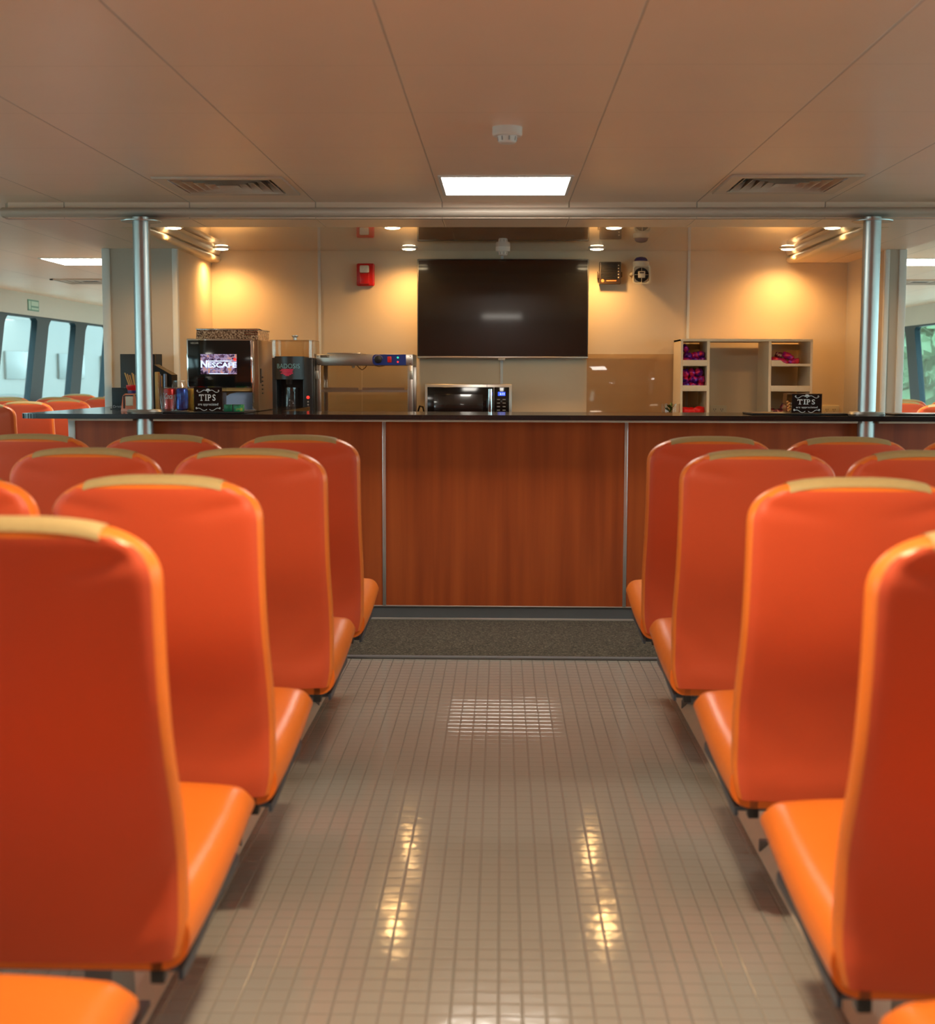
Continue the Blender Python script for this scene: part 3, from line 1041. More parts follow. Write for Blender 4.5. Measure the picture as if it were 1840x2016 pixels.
single('splash_panel', MB().box(0.603, 1.214, 9.778, 9.790, 0.90, 1.44, 0.002), MT['splash'], 'see-through tan splash panel on the wall below the television right', 'splash panel', (0.91, 9.79, 0.90))
for x, lab in ((1.536, 'cream wall socket inside the open middle of the shelf rack'), (2.327, 'cream wall socket right of the shelf rack')):
    t = thing('wall_socket', lab, 'socket', (x, 9.80, 1.045), 'cream double sockets low on the back wall')
    MB().box(x - 0.060, x + 0.060, 9.790, 9.80, 1.008, 1.082, 0.003).build('cover_plate', MT['ivory'], t)
    g = MB()
    for dx in (-0.025, 0.025):
        for e in (-0.007, 0.007):
            g.box(x + dx + e - 0.0015, x + dx + e + 0.0015, 9.7885, 9.7905, 1.048, 1.058)
        g.lathe([(0.0025, 0), (0.0025, 0.001)], (x + dx, 9.7895, 1.041), 10, 'y')
    g.build('socket_slots', MT['black'], t)

# ================================================================== shelf rack with bags
t = thing('shelf_rack', 'cream countertop rack of small shelves holding candy bags', 'shelf rack', (1.66, 9.58, 0.90))


def side_profile(front=9.38):
    return rounded([(front - 0.03, 0.90), (9.78, 0.90), (9.78, 1.538), (front + 0.01, 1.538), (front, 1.20)], 0.03, {3}, 6)


for x0, x1 in ((1.213, 1.228), (1.391, 1.409), (1.806, 1.824), (2.086, 2.102)):
    MB().prism(side_profile(), 'x', x0, x1).build('upright', MT['shelf'], t)
MB().box(1.213, 2.102, 9.39, 9.78, 1.520, 1.538, 0.003).build('top_board', MT['shelf'], t)
for x0, x1 in ((1.228, 1.391), (1.824, 2.086)):
    for z in (1.353, 1.183, 1.012):
        MB().box(x0, x1, 9.385, 9.78, z, z + 0.012).build('shelf_board', MT['shelf'], t)
    for z0, z1 in ((1.355, 1.394), (1.184, 1.223)):
        if x0 > 1.5 and z0 > 1.3:
            MB().prism([(x0, z0), (x1, z0), (x1, z0 + 0.016), (x0 + 0.10, z0 + 0.016), (x0 + 0.08, z0 + 0.024), (x0 + 0.062, z1), (x0, z1)], 'y', 9.376, 9.388).build('front_lip', MT['shelf'], t)
        else:
            MB().box(x0, x1, 9.376, 9.388, z0, z1, 0.002).build('front_lip', MT['shelf'], t)
MB().box(1.228, 1.391, 9.74, 9.75, 1.47, 1.51).box(1.824, 2.086, 9.74, 9.75, 1.47, 1.51).build('back_rail', MT['shelf'], t)


def bag_mesh(w, hgt, d):
    mb = MB()
    rings = []
    n = 20
    for j in range(13):
        u = -1 + 2 * j / 12
        e = 1 - abs(u) ** 3.0
        rings.append([(u * w / 2, (0.10 + 0.90 * e) * d / 2 * cos(a) * (1 + 0.10 * sin(3 * a + u * 5)), (0.65 + 0.35 * e) * hgt / 2 * sin(a) * (1 + 0.10 * cos(4 * a - u * 6)))
                      for a in [2 * pi * k / n for k in range(n)]])
    return mb.loft(rings)


bag_proto = {}


def bag(kind, x, y, z, rz, rx, label, group, size=(0.085, 0.05, 0.045)):
    key = (kind, size)
    if key not in bag_proto:
        o = bag_mesh(*size).build('candy_bag', MT[kind], None, sharp=3.0)
        bag_proto[key] = o
    else:
        o = bag_proto[key].copy()
        COL.objects.link(o)
    o.location = (x, y, z)
    o.rotation_euler = (rx, rz, random.uniform(-0.4, 0.4))
    o['label'] = label
    o['category'] = 'candy bag'
    o['group'] = group
    return o


L = 'purple foil candy bag heaped in the top left cell of the rack'
G = 'candy bags in the top left cell'
for x, z, r in ((1.262, 1.393, 0.1), (1.31, 1.392, 0.0), (1.358, 1.394, -0.1), (1.27, 1.425, 0.25), (1.32, 1.428, -0.1), (1.357, 1.434, 0.1), (1.252, 1.472, 0.9)):
    bag('foil', x, 9.44 + random.uniform(0, 0.03), z, r, random.uniform(-0.3, 0.3), L, G, (0.062, 0.042, 0.045))
L = 'purple foil candy bag heaped in the middle left cell of the rack'
G = 'candy bags in the middle left cell'
for x, z, r in ((1.256, 1.222, 0.2), (1.305, 1.220, 0.1), (1.358, 1.222, -0.1), (1.258, 1.258, 1.2), (1.312, 1.262, 0.6), (1.360, 1.262, -0.2), (1.254, 1.304, 1.4), (1.300, 1.308, 0.9), (1.349, 1.312, 0.3)):
    bag('foil', x, 9.44 + random.uniform(0, 0.03), z, r, random.uniform(-0.3, 0.3), L, G, (0.060, 0.052, 0.045))
for x, z, r, lb in ((1.258, 1.046, 0.2, 'red candy bag at the left of the bottom left cell'), (1.300, 1.044, 0.15, 'red candy bag in the middle of the bottom left cell'), (1.350, 1.052, -0.1, 'largest red candy bag at the right of the bottom left cell')):
    bag('redfoil', x, 9.44, z, r, 0.1, lb, 'candy bags in the bottom left cell', (0.085, 0.056, 0.05))
for x, z, r, lb, k in ((1.856, 1.395, 0.1, 'pink candy bag at the left of the top right cell', 'pinkfoil'), (1.910, 1.385, 0.4, 'red-topped candy bag second from left in the top right cell', 'pinkfoil'), (1.985, 1.385, -0.2, 'pink candy bag at the right of the top right cell', 'pinkfoil'),
                       (1.945, 1.422, 0.5, 'pink candy bag lying on top in the top right cell', 'pinkfoil'), (1.905, 1.425, 0.3, 'brown-red candy bag behind the pink ones in the top right cell', 'darkfoil')):
    bag(k, x, 9.47 if k == 'darkfoil' else 9.43, z, r, 0.1, lb, 'candy bags in the top right cell', (0.082, 0.044, 0.045))
for x, z, r, lb in ((1.852, 1.046, 0.1, 'dark red snack bag low in the bottom right cell'), (1.90, 1.044, -0.1, 'snack bag beside the tip box in the bottom right cell'), (1.935, 1.075, 0.5, 'dark snack bag behind the clear side of the right tip box')):
    bag('darkfoil', x, 9.44, z, r, 0.1, lb, 'snack bags in the bottom right cell', (0.07, 0.045, 0.045))

# jar of leaves in front of the rack
t = thing('leaf_jar', 'clear jar of green leaves by the left foot of the rack', 'jar', (1.135, 9.26, 0.90))
MB().lathe([(0.058, 0.0), (0.062, 0.02), (0.062, 0.20), (0.060, 0.20), (0.060, 0.022), (0.056, 0.004)], (1.135, 9.26, 0.90), 32).build('glass', MT['acrylic'], t)
lv = MB()
for k in range(46):
    a, r, z = random.uniform(0, 2 * pi), random.uniform(0, 0.045), 0.905 + random.uniform(0, 0.19)
    c = Vector((1.135 + r * cos(a), 9.26 + r * sin(a), z))
    d = Vector((cos(a), sin(a), random.uniform(0.2, 1.2))).normalized() * random.uniform(0.02, 0.035)
    sd = d.cross(Vector((0, 0, 1))).normalized() * 0.011
    upv = sd.cross(d).normalized() * 0.003
    lv.loft([[c - d * 0.9, c - d * 0.9 + upv * .2, c - d * 0.9 - upv * .2], [c + sd, c + upv, c - sd], [c + d * 0.9, c + d * 0.9 + upv * .2, c + d * 0.9 - upv * .2]])
lv.build('leaves', MT['leaf'], t)

# ================================================================== tip boxes
def flourish(mb, cx, cz, wd, y0, y1, flip=1):
    for s in (-1, 1):
        pts = []
        for k in range(26):
            u = k / 25
            pts.append((cx + s * (0.10 + 0.78 * u) * wd / 2, cz + flip * wd * 0.045 * sin(u * 1.9 * pi)))
        mb.stroke(pts, wd * 0.018, y0, y1)
        e = pts[-1]
        mb.stroke([(e[0] + s * wd * 0.02 * sin(a), e[1] + wd * 0.030 - wd * 0.030 * cos(a)) for a in [k * 0.5 for k in range(11)]], wd * 0.016, y0, y1)


def tip_box(x0, x1, z0, z1, yf, dep, label, tilt_side):
    t = thing('tip_box', label, 'tip box', ((x0 + x1) / 2, yf + dep / 2, z0), 'tip boxes on the counter')
    b = MB()
    e = 0.003
    b.box(x0, x0 + e, yf, yf + dep, z0, z1).box(x1 - e, x1, yf, yf + dep, z0, z1).box(x0, x1, yf + dep - e, yf + dep, z0, z1)
    b.box(x0, x1, yf, yf + dep, z0, z0 + e).box(x0, x1, yf, yf + dep, z1 - e, z1)
    b.build('acrylic_case', MT['acrylic'], t)
    sg = MB().box(x0 + (0.028 if tilt_side else 0.004), x1 - 0.004, yf - 0.004, yf, z0 + 0.001, z1 - 0.002).build('sign_plate', MT['gloss'], t)
    a, bb = x0 + (0.028 if tilt_side else 0.004), x1 - 0.004
    cx, wd, hh = (a + bb) / 2, bb - a, z1 - z0
    y = yf - 0.0045
    g = MB()
    zt0, zt1 = z0 + hh * 0.44, z0 + hh * 0.70
    # TIPS in slab-serif capitals
    lw = wd * 0.118
    xs = [cx + wd * k for k in (-0.235, -0.075, 0.055, 0.215)]
    for ch, x, q in zip('TIPS', xs, (1.25, 0.30, 0.95, 0.95)):
        g.text(ch, x - lw * q / 2, x + lw * q / 2, zt0, zt1, y, 0.001, 0, 0.012)
    sh, st = (zt1 - zt0) * 0.09, lw * 0.36
    y0_, y1_ = y - 0.0014, y + 0.0004
    g.box(xs[0] - st, xs[0] + st, y0_, y1_, zt0, zt0 + sh)
    for e_ in (-1, 1):
        g.box(xs[0] + e_ * lw * 0.62 - 0.0018, xs[0] + e_ * lw * 0.62 + 0.0018, y0_, y1_, zt1 - sh * 3, zt1)
    for zz in (zt0, zt1 - sh):
        g.box(xs[1] - st, xs[1] + st, y0_, y1_, zz, zz + sh)
    g.box(xs[2] - lw * 0.62, xs[2] - lw * 0.02, y0_, y1_, zt0, zt0 + sh)
    g.box(xs[2] - lw * 0.62, xs[2] - lw * 0.2, y0_, y1_, zt1 - sh, zt1)
    g.text('are appreciated', cx - wd * 0.36, cx + wd * 0.36, z0 + hh * 0.215, z0 + hh * 0.35, y, 0.001, 0, 0.003)
    flourish(g, cx, z0 + hh * 0.83, wd * 0.86, y0_, y1_, 1)
    flourish(g, cx, z0 + hh * 0.09, wd * 0.95, y0_, y1_, -1)
    for k in range(5):
        an = radians(30 + 30 * k)
        g.stroke([(cx + cos(an) * wd * 0.02, z0 + hh * 0.84 + sin(an) * wd * 0.02), (cx + cos(an) * wd * 0.085, z0 + hh * 0.84 + sin(an) * wd * 0.085)], wd * 0.024, y0_, y1_)
    g.stroke([(cx, z0 + hh * 0.775), (cx, z0 + hh * 0.84)], wd * 0.028, y0_, y1_)
    g.build('lettering', MT['chalk'], sg)
    return t


single('drink_tray', MB().box(-1.80, -1.33, 7.085, 7.415, 1.0855, 1.093, 0.003), MT['black'], 'thin black tray under the cans and left tip box', 'tray', (-1.57, 7.26, 1.085))
single('counter_tray', MB().box(1.293, 1.800, 7.12, 7.42, 1.0855, 1.095, 0.004), MT['black'], 'thin black tray under the right tip box', 'tray', (1.55, 7.27, 1.085))
single('counter_tray', MB().box(2.02, 2.36, 7.12, 7.40, 1.0855, 1.094, 0.004), MT['black'], 'thin black tray right of the right pole', 'tray', (2.19, 7.26, 1.085))
tip_box(-1.610, -1.455, 1.0935, 1.221, 7.16, 0.10, 'black tips sign box beside the drink cans', False)
tip_box(1.478, 1.664, 1.0955, 1.196, 7.18, 0.09, 'black tips sign box left of the right pole', True)
am = MB()
for k in range(7):
    am.ball((1.500 + 0.008 * (k % 2), 7.215 + 0.012 * (k // 2), 1.106 + 0.0075 * k), (0.008, 0.009, 0.007), 10, 6)
am.build('snack_pieces', MT['amber'], None)
o = bpy.data.objects['snack_pieces']
o['label'] = 'orange snack pieces inside the right tip box'
o['category'] = 'snack'
o['kind'] = 'stuff'

# ================================================================== cans, cups, jar
def can(x, y, z, m, label, h=0.120, r=0.032):
    t = thing('drink_can', label, 'can', (x, y, z), 'drink cans in the clear box')
    MB().lathe([(r * 0.78, 0), (r * 0.82, 0.002), (r, 0.010), (r, h * 0.88), (r * 0.84, h * 0.965)], (x, y, z), 32).build('body', m, t)
    MB().lathe([(r * 0.84, h * 0.965), (r * 0.86, h * 0.985), (r * 0.82, h), (r * 0.76, h * 0.985)], (x, y, z), 32).build('lid', MT['cantop'], t)
    return t


t = can(-1.752, 7.23, 1.0965, MT['cancoke'], 'red cola can with white script in the clear box')
x, y = -1.752, 7.23
g = MB()
g.text('Coca', -0.021, 0.023, 1.158, 1.187, 0, 0.0, 0.35, 0.02)
for v in g.bm.verts:
    v.co = Vector((x + 0.0325 * sin(v.co.x / 0.032), y - 0.0325 * cos(v.co.x / 0.032), v.co.z))
pts = [(-0.030, 1.110), (-0.022, 1.125), (-0.020, 1.145), (-0.026, 1.165), (-0.029, 1.19)]
r1 = []
for u, z in pts:
    r1.append([(x + q * sin(a / 0.032), y - q * cos(a / 0.032), z) for q, a in ((0.0322, u - 0.003), (0.0322, u + 0.003), (0.0328, u + 0.003), (0.0328, u - 0.003))])
g.loft(r1)
g.build('lettering', MT['chalk'], t.children[0])
can(-1.686, 7.23, 1.0965, MT['canblue'], 'blue drink can beside the red cola can')
can(-1.647, 7.285, 1.0965, MT['canyel'], 'yellow and orange drink can by the left tip box', 0.120, 0.028)
b = MB()
x0, x1, y0, y1, z0, z1 = -1.795, -1.614, 7.185, 7.33, 1.0935, 1.222
e = 0.0025
b.box(x0, x0 + e, y0, y1, z0, z1).box(x1 - e, x1, y0, y1, z0, z1).box(x0, x1, y0, y0 + e, z0, z1).box(x0, x1, y1 - e, y1, z0, z1).box(x0, x1, y0, y1, z0, z0 + e)
single('acrylic_box', b, MT['acrylic'], 'clear open box holding three drink cans', 'clear box', (-1.70, 7.24, 1.0935))
single('plastic_cup', MB().lathe([(0.030, 0), (0.044, 0.086), (0.046, 0.086), (0.045, 0.089), (0.042, 0.086), (0.028, 0.003)], (-1.738, 7.135, 1.0935), 32), MT['acrylic'], 'clear plastic cup in front of the red cola can', 'cup', (-1.738, 7.135, 1.0935))
single('glass_jar', MB().lathe([(0.038, 0), (0.042, 0.01), (0.042, 0.14), (0.034, 0.155), (0.034, 0.168), (0.030, 0.168), (0.030, 0.15), (0.038, 0.135), (0.038, 0.012)], (-1.752, 7.46, 1.0855), 32), MT['acrylic'], 'clear glass jar behind the drink cans', 'jar', (-1.752, 7.46, 1.0855))
t = thing('tea_carton', 'green and yellow carton on the tray right of the tips box', 'carton', (-1.40, 7.17, 1.0935))
MB().box(-1.449, -1.403, 7.15, 7.21, 1.0935, 1.130, 0.002).box(-1.400, -1.352, 7.15, 7.21, 1.0935, 1.130, 0.002).build('box', MT['green'], t)
MB().box(-1.4035, -1.3995, 7.149, 7.20, 1.0935, 1.131).build('divider', MT['black'], t)

# ================================================================== left end of the counter
t = thing('menu_board', 'tall dark slate board standing behind the left pole', 'board', (-2.27, 8.58, 1.085))
MB().box(-2.392, -2.13, 8.60, 8.615, 1.0855, 1.414, 0.002).build('board', MT['slate'], t)
MB().box(-2.36, -2.16, 8.56, 8.66, 1.0855, 1.094).build('foot', MT['black'], t)
t = thing('chalk_sign', 'low black sign with white writing left of the left pole', 'sign', (-2.19, 7.9, 1.085))
MB().box(-2.250, -2.09, 7.90, 7.912, 1.0855, 1.210, 0.002).build('board', MT['slate'], t)
MB().box(-2.25, -2.09, 7.86, 7.95, 1.0855, 1.090).build('foot', MT['black'], t)
MB().text('Drinks &', -2.243, -2.165, 1.094, 1.108, 7.8995).build('lettering', MT['chalk'], t)
t = thing('stirrer_holder', 'dark cup with a red rim full of wooden stirrers', 'stirrer holder', (-2.045, 7.62, 1.085))
MB().lathe([(0.028, 0), (0.036, 0.112)], (-2.045, 7.62, 1.0855), 28).build('cup', MT['purple'], t)
MB().lathe([(0.030, 0.108), (0.042, 0.126), (0.042, 0.142), (0.038, 0.142), (0.034, 0.112)], (-2.045, 7.62, 1.0855), 28).build('rim', MT['redp'], t)
for k in range(9):
    a = -0.32 + 0.055 * k
    bx = -2.055 + 0.006 * k
    MB().prism([(bx - 0.0035, 1.19), (bx + 0.0035, 1.19), (bx + 0.0035 + sin(a) * 0.11, 1.295 - 0.006 * (k % 3)), (bx - 0.0035 + sin(a) * 0.11, 1.295 - 0.006 * (k % 3))], 'y', 7.60 + 0.006 * (k % 4), 7.602 + 0.006 * (k % 4)).build('stirrer', MT['straw'], t)
t = thing('napkin_dispenser', 'small chrome napkin dispenser just left of the left pole', 'napkin dispenser', (-2.04, 7.50, 1.085))
MB().prism([(-2.080, 1.0855), (-1.985, 1.0855), (-1.998, 1.170), (-2.010, 1.182), (-2.055, 1.182), (-2.068, 1.170)], 'y', 7.47, 7.55).build('case', MT['chrome'], t)
MB().box(-2.052, -2.012, 7.464, 7.472, 1.115, 1.168, 0.003).build('napkins', MT['dot'], t)
MB().box(-2.064, -2.058, 7.463, 7.472, 1.10, 1.17).box(-2.055, -2.01, 7.462, 7.470, 1.168, 1.174).build('slot_frame', MT['black'], t)
t = thing('cup_dispenser', 'black sloping cup stand just right of the left pole', 'cup dispenser', (-1.97, 8.0, 1.085))
MB().prism([(-2.06, 1.0855), (-1.915, 1.0855), (-1.915, 1.285), (-1.93, 1.293), (-2.02, 1.345), (-2.06, 1.345)], 'y', 7.96, 8.10).build('body', MT['ventdark'], t)
MB().box(-2.034, -2.016, 7.98, 8.0, 1.30, 1.402, 0.003).build('post', MT['black'], t)
for xx in (-1.985, -1.950):
    MB().lathe([(0.010, 1.14), (0.010, 1.285), (0.008, 1.29)], (xx, 7.950, 0), 20).build('cup_tube', MT['paleblue'], t)
t = thing('paper_bag_stack', 'stack of brown paper sleeves between the left pole and black stand', 'paper stack', (-1.90, 7.55, 1.085))
MB().box(-1.918, -1.898, 7.58, 7.62, 1.0855, 1.30, 0.004).build('sleeves', MT['straw'], t)
MB().box(-1.896, -1.890, 7.56, 7.64, 1.0855, 1.28, 0.002).build('divider', MT['acrylic'], t)

# ================================================================== coffee machine
t = thing('coffee_machine', 'black-fronted coffee machine with a lit logo screen', 'coffee machine', (-1.53, 7.7, 1.085))
MB().box(-1.700, -1.330, 7.53, 7.98, 1.0855, 1.478, 0.008).build('body', MT['bronze'], t)
d = MB().box(-1.714, -1.354, 7.475, 7.53, 1.214, 1.480, 0.004).build('door', MT['chrome'], t)
MB().box(-1.706, -1.364, 7.471, 7.476, 1.222, 1.471, 0.001).build('door_glass', MT['gloss'], d)
s = MB().box(-1.637, -1.440, 7.468, 7.4715, 1.289, 1.397).build('display', MT['ui'], t)
g = MB()
g.text('N', -1.636, -1.600, 1.324, 1.363, 7.4678, 0.001, 0, 0.03)
g.text('ESCAFE', -1.597, -1.441, 1.324, 1.353, 7.4678, 0.001, 0, 0.03)
g.box(-1.603, -1.468, 7.4660, 7.4678, 1.357, 1.362)
g.box(-1.59, -1.488, 7.4660, 7.4678, 1.289, 1.293)
g.build('display_lettering', MT['uiink'], s)
MB().box(-1.456, -1.442, 7.4665, 7.468, 1.362, 1.374).build('display_accent', MT['redled'], s)
MB().text('NESCAFE', -1.690, -1.648, 1.452, 1.461, 7.4708, 0.0005).build('door_lettering', MT['dot'], d)
MB().prism([(-1.690, 1.478), (-1.345, 1.478), (-1.345, 1.533), (-1.685, 1.533)], 'y', 7.60, 7.96).build('hopper', MT['hopper'], t)
c = MB().box(-1.688, -1.34, 7.590, 7.965, 1.531, 1.539, 0.003)
for k in range(2):
    c.box(-1.42, -1.345, 7.592, 7.60, 1.505 + 0.014 * k, 1.510 + 0.014 * k)
c.build('hopper_lid', MT['chrome'], t)
MB().box(-1.358, -1.352, 7.474, 7.56, 1.10, 1.477, 0.002).build('edge_trim', MT['chrome'], t)
pts = [(-1.508, 1.094), (-1.356, 1.094), (-1.356, 1.190), (-1.45, 1.190), (-1.485, 1.182), (-1.508, 1.168)]
MB().prism(pts, 'y', 7.510, 7.53).build('splash_back', MT['paleblue'], t)
MB().box(-1.53, -1.355, 7.49, 7.53, 1.196, 1.214, 0.003).build('spout_bar', MT['straw'], t)
MB().box(-1.69, -1.345, 7.425, 7.53, 1.0860, 1.096, 0.003).build('drip_tray', MT['steel'], t)
g = MB()
for k in range(5):
    g.box(-1.331, -1.326, 7.62, 7.66, 1.18 + 0.022 * k, 1.188 + 0.022 * k)
g.box(-1.331, -1.326, 7.57, 7.60, 1.24, 1.32)
g.build('side_vents', MT['black'], t)

# ================================================================== juice brewer
t = thing('juice_dispenser', 'black drink dispenser with a clear tank beside the coffee machine', 'drink dispenser', (-1.41, 9.4, 0.90))
bd = MB().box(-1.571, -1.505, 9.20, 9.60, 0.9005, 1.402, 0.006)
bd.box(-1.330, -1.262, 9.20, 9.60, 0.9005, 1.402, 0.006).box(-1.51, -1.325, 9.38, 9.60, 0.9005, 1.40)
bd.box(-1.51, -1.325, 9.22, 9.40, 0.9005, 0.96)
bd.prism([(9.22, 0.9005), (9.60, 0.9005), (9.60, 1.38), (9.22, 1.40)], 'x', -1.262, -1.2575)
bd.build('body', MT['brewblack'], t)
pts = [(-1.518 + 0.199 * k / 16, 9.20 - 0.055 * sin(pi * k / 16) ** 0.8) for k in range(17)] + [(-1.319, 9.42), (-1.518, 9.42)]
hd = MB().prism(pts, 'z', 1.257, 1.410).build('head', MT['brewblack'], t)


def curved(mb):
    for v in mb.bm.verts:
        u = min(1, max(0, (v.co.x + 1.518) / 0.199))
        v.co.y = 9.20 - 0.055 * sin(pi * u) ** 0.8 - 0.0012 + (v.co.y - 9.15)
    return mb


curved(MB().text('BADOSIS', -1.498, -1.345, 1.330, 1.361, 9.15, 0.0)).build('lettering', MT['cyanink'], hd)
lg = MB()
for k, (a, b_, z) in enumerate(((-1.468, -1.385, 1.322), (-1.478, -1.390, 1.314), (-1.462, -1.392, 1.306), (-1.472, -1.388, 1.298), (-1.452, -1.400, 1.290), (-1.440, -1.412, 1.283))):
    n = 8
    lg.loft([[(a + (b_ - a) * i / n, 9.15, z - 0.003), (a + (b_ - a) * i / n, 9.15, z + 0.003), (a + (b_ - a) * i / n, 9.1495, z + 0.003), (a + (b_ - a) * i / n, 9.1495, z - 0.003)] for i in range(n + 1)])
curved(lg).build('logo', MT['pinkink'], hd)
MB().cyl((-1.42, 9.19, 1.257), (-1.42, 9.19, 1.225), 0.026, 0.018).build('nozzle', MT['black'], t)
MB().lathe([(0.052, 0.0), (0.058, 0.02), (0.058, 0.24), (0.054, 0.24), (0.054, 0.02), (0.048, 0.006)], (-1.418, 9.27, 0.962), 32).build('pitcher', MT['acrylic'], t)
pit = MB().tube([(-1.425, 9.21, 1.16), (-1.432, 9.17, 1.15), (-1.432, 9.165, 1.08), (-1.425, 9.205, 1.04)], 0.008)
pit.build('pitcher_handle', MT['acrylic'], t)
MB().lathe([(0.010, 0), (0.010, 0.004), (0.006, 0.006)], (-1.296, 9.20, 1.137), 18, 'y').build('power_light', MT['redled'], t)
g = MB()
for k in range(5):
    g.lathe([(0.006, 0), (0.006, 0.002)], (-1.296, 9.20, 1.108 - 0.020 * k), 14, 'y')
g.build('buttons', MT['greyink'], t)
tk = MB()
pts = rounded([(-1.568, 9.24), (-1.262, 9.24), (-1.262, 9.58), (-1.568, 9.58)], 0.05, {0, 1, 2, 3}, 5)
ins = [(p[0] * 0.97 - 1.415 * 0.03, p[1] * 0.97 + 9.41 * 0.03) for p in pts]
tk.loft([[(u, v, 1.402) for u, v in pts], [(u, v, 1.515) for u, v in pts], [(u, v, 1.519) for u, v in ins], [(u, v, 1.519) for u, v in ins], [(u, v, 1.41) for u, v in ins]], cap=False)
tk.loft([[(u, v, 1.516) for u, v in pts], [(u, v, 1.520) for u, v in pts]])
tk.build('tank', MT['tank'], t)
MB().lathe([(0.014, 1.520), (0.014, 1.540), (0.024, 1.546), (0.024, 1.553)], (-1.40, 9.33, 0), 20).build('lid_knob', MT['steel'], t)
tk = MB()
for xx in (-1.54, -1.50, -1.345):
    tk.box(xx, xx + 0.012, 9.30, 9.31, 1.405, 1.515)
tk.build('tank_ribs', MT['acrylic'], t)

# ================================================================== food warmer
t = thing('food_warmer', 'stainless glass-sided food warmer with a blue control panel', 'food warmer', (-0.925, 9.5, 0.90))
X0, X1, Y0, Y1 = -1.253, -0.598, 9.30, 9.70
for a, b_ in ((X0, X0 + 0.030), (X1 - 0.036, X1)):
    for c0, c1 in ((Y0, Y0 + 0.03), (Y1 - 0.03, Y1)):
        MB().box(a, b_, c0, c1, 0.9005, 1.352, 0.002).build('post', MT['steel'], t)
hb = MB().box(X0, X1, Y0, Y1, 1.351, 1.428, 0.003).build('heater_box', MT['steel'], t)
MB().box(-1.18, -0.95, Y0 + 0.01, Y1 - 0.02, 1.428, 1.437, 0.003).build('top_rail', MT['steel'], t)
bx = rounded([(-0.872, 1.354), (-0.645, 1.354), (-0.645, 1.426), (-0.872, 1.426)], 0.03, {0, 3}, 5)
cp = MB().prism(bx, 'y', 9.296, 9.30).build('control_panel', MT['bluepanel'], t)
MB().lathe([(0.026, 0), (0.024, 0.018), (0.008, 0.022)], (-0.832, 9.296, 1.392), 24, 'y').build('knob', MT['black'], cp)
dl = MB()
for k in range(9):
    a = radians(20 + 18 * k)
    dl.box(-0.832 + 0.030 * cos(a) - 0.002, -0.832 + 0.030 * cos(a) + 0.002, 9.2945, 9.2965, 1.392 + 0.030 * sin(a) - 0.002, 1.392 + 0.030 * sin(a) + 0.002)
dl.build('dial_marks', MT['dot'], cp)
MB().box(-0.770, -0.742, 9.288, 9.297, 1.372, 1.412, 0.003).build('rocker_switch', MT['redp'], cp)
MB().lathe([(0.007, 0), (0.005, 0.005)], (-0.700, 9.296, 1.405), 14, 'y').build('ready_light', MT['greenled'], cp)
MB().lathe([(0.006, 0), (0.004, 0.005)], (-0.700, 9.296, 1.376), 14, 'y').build('heat_light', MT['redled'], cp)
MB().box(-1.224, -1.165, 9.297, 9.30, 1.404, 1.420).build('badge', MT['brown'], hb)
bl = MB()
for k in range(6):
    bl.stroke([(-1.221 + 0.007 * k, 1.408), (-1.218 + 0.007 * k, 1.416)], 0.0014, 9.2962, 9.2972)
for k in range(3):
    bl.stroke([(-1.182 + 0.006 * k, 1.418), (-1.172 + 0.005 * k, 1.406)], 0.0022, 9.2962, 9.2972)
bl.build('badge_lettering', MT['dot'], hb)
sc = MB()
for xx in (X0 + 0.012, X1 - 0.018):
    for zz in (1.365, 1.414):
        sc.lathe([(0.004, 0), (0.002, 0.002)], (xx, 9.30, zz), 10, 'y')
sc.build('screws', MT['chrome'], hb)
sh = MB().box(X0 + 0.03, X1 - 0.036, Y0 + 0.01, Y1 - 0.01, 1.176, 1.182)
sh.box(X0 + 0.03, X1 - 0.036, Y0 + 0.005, Y0 + 0.015, 1.172, 1.186)
for xx in [X0 + 0.05 + 0.036 * k for k in range(16)]:
    sh.box(xx, xx + 0.004, Y0 + 0.02, Y1 - 0.02, 1.184, 1.188)
sh.box(X0 + 0.045, -0.97, Y0 + 0.02, Y0 + 0.03, 1.186, 1.203).box(-0.945, X1 - 0.06, Y0 + 0.02, Y0 + 0.03, 1.186, 1.203)
sh.build('wire_shelf', MT['steel'], t)
dr = MB().box(X0 + 0.03, -0.947, Y0 + 0.004, Y0 + 0.008, 0.93, 1.350).box(-0.941, X1 - 0.036, Y0 + 0.009, Y0 + 0.013, 0.93, 1.350)
dr.box(X0 + 0.012, X0 + 0.016, Y0 + 0.03, Y1 - 0.03, 0.93, 1.35).box(X1 - 0.016, X1 - 0.012, Y0 + 0.03, Y1 - 0.03, 0.93, 1.35)
dr.build('glass_panes', MT['tank'], t)
MB().box(X0, X1, Y0, Y1, 0.905, 0.935, 0.003).build('base', MT['steel'], t)
for xx in (X0 - 0.010, X1 - 0.024):
    MB().box(xx, xx + 0.026, Y0 - 0.010, Y0, 1.260, 1.316, 0.003).build('hinge', MT['galv'], t)
wr = MB().tube([(-0.98, 9.34, 1.352), (-0.965, 9.33, 1.335), (-0.945, 9.33, 1.322), (-0.925, 9.33, 1.335), (-0.915, 9.34, 1.352)], 0.003, 6)
wr.tube([(-0.86, 9.34, 1.352), (-0.83, 9.33, 1.345), (-0.79, 9.34, 1.352)], 0.003, 6)
wr.build('loose_wire', MT['brown'], t)
MB().ball((-1.005, 9.33, 1.343), (0.012, 0.012, 0.010), 12, 8).build('bulb', MT['dot'], t)
cd_ = MB().tube([(-0.596, 9.62, 0.99), (-0.585, 9.56, 1.02), (-0.565, 9.5, 1.075), (-0.54, 9.45, 1.07), (-0.528, 9.43, 1.02), (-0.53, 9.45, 0.93), (-0.55, 9.5, 0.905)], 0.006, 8)
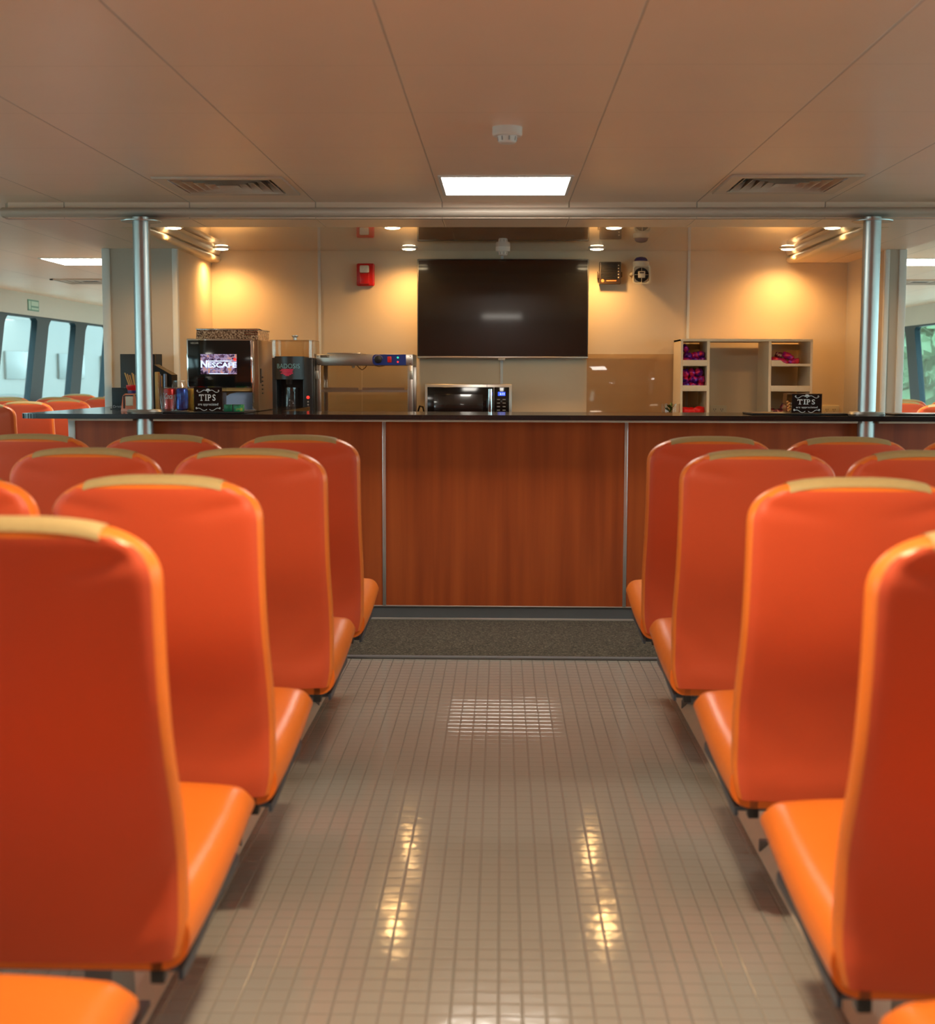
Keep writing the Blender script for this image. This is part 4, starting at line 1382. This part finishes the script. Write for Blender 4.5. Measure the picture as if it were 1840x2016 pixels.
cd_.build('power_cord', MT['black'], t)

# ================================================================== microwave
t = thing('microwave', 'stainless microwave with a black glass door under the television', 'microwave', (-0.224, 9.5, 0.90))
MB().box(-0.518, 0.070, 9.31, 9.70, 0.905, 1.228, 0.004).build('body', MT['steel'], t)
d = MB().box(-0.501, -0.052, 9.302, 9.312, 0.925, 1.208, 0.002).build('door', MT['gloss'], t)
MB().box(-0.456, -0.126, 9.300, 9.303, 0.955, 1.160, 0.001).build('door_window', MT['screen'], d)
MB().cyl((-0.076, 9.275, 0.935), (-0.076, 9.275, 1.196), 0.016, n=20).box(-0.086, -0.066, 9.275, 9.305, 0.94, 0.955).box(-0.086, -0.066, 9.275, 9.305, 1.175, 1.19).build('handle', MT['chrome'], d)
cpn = MB().box(-0.050, 0.052, 9.302, 9.312, 0.925, 1.208, 0.002).build('control_panel', MT['gloss'], t)
ds = MB().box(-0.024, 0.026, 9.300, 9.3025, 1.150, 1.176).build('display', MT['blueled'], cpn)
MB().text('2:13', -0.012, 0.020, 1.156, 1.170, 9.2998, 0.0005).build('clock_digits', MT['ledink'], cpn)
g = MB()
for r in range(5):
    for c in (-0.020, 0.018):
        g.box(c - 0.010, c + 0.010, 9.301, 9.3025, 1.122 - 0.024 * r, 1.128 - 0.024 * r)
g.build('buttons', MT['greyink'], cpn)
MB().box(-0.10, -0.097, 9.306, 9.312, 1.208, 1.226).build('door_gap', MT['black'], t)

# ================================================================== safety sign on the left header
t = thing('safety_sign', 'small green safety sign above the left windows', 'sign', (-5.1, 15.0, 2.04))
MB().box(-5.1, -5.094, 14.78, 15.13, 1.975, 2.095).build('plate', MT['signgreen'], t)
g = MB().box(-5.094, -5.092, 14.80, 14.86, 1.99, 2.08).box(-5.094, -5.092, 14.88, 15.11, 2.03, 2.08).box(-5.094, -5.092, 14.88, 15.11, 1.99, 2.012)
g.build('pictogram', MT['signpale'], t)

# ================================================================== outside the windows
t = thing('moored_boat', 'white moored boat seen through the left windows', 'boat', (-11, 24, -1.5))
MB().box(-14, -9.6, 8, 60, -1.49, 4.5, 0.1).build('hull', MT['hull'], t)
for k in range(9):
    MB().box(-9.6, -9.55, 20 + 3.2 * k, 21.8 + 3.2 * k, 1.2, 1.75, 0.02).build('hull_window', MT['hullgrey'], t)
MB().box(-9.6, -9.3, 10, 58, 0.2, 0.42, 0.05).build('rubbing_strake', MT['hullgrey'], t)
for i, (x, y, h, lab) in enumerate(((8.4, 25.5, 4.2, 'leafy green tree outside the right windows, nearest the glass'), (10.6, 31.0, 5.0, 'leafy green tree farther out beyond the right windows'))):
    t = thing('tree', lab, 'tree', (x, y, -1.5), 'trees outside the right windows')
    MB().cyl((x, y, -1.5), (x, y, h * 0.5), 0.16, 0.09, 12).build('trunk', MT['bark'], t)
    cr = MB()
    for k in range(1100):
        a, e_, r = random.uniform(0, 2 * pi), random.uniform(-1, 1), random.uniform(0.6, 1.0) * (1.5 + 0.25 * i)
        q = sqrt(1 - e_ * e_)
        c = Vector((x + r * q * cos(a), y + r * q * sin(a), h * 0.42 + r * e_ * 1.25))
        n = Vector((random.gauss(0, 1), random.gauss(0, 1), random.gauss(0, 1))).normalized()
        u = n.orthogonal().normalized() * random.uniform(0.14, 0.26)
        v = n.cross(u).normalized() * random.uniform(0.09, 0.15)
        cr.loft([[c - u, c - u * 0.98 + n * 0.004, c - u * 0.98 - n * 0.004], [c + v, c + n * 0.012, c - v], [c + u, c + u * 0.98 + n * 0.004, c + u * 0.98 - n * 0.004]])
    cr.build('crown', MT['crown'], t)
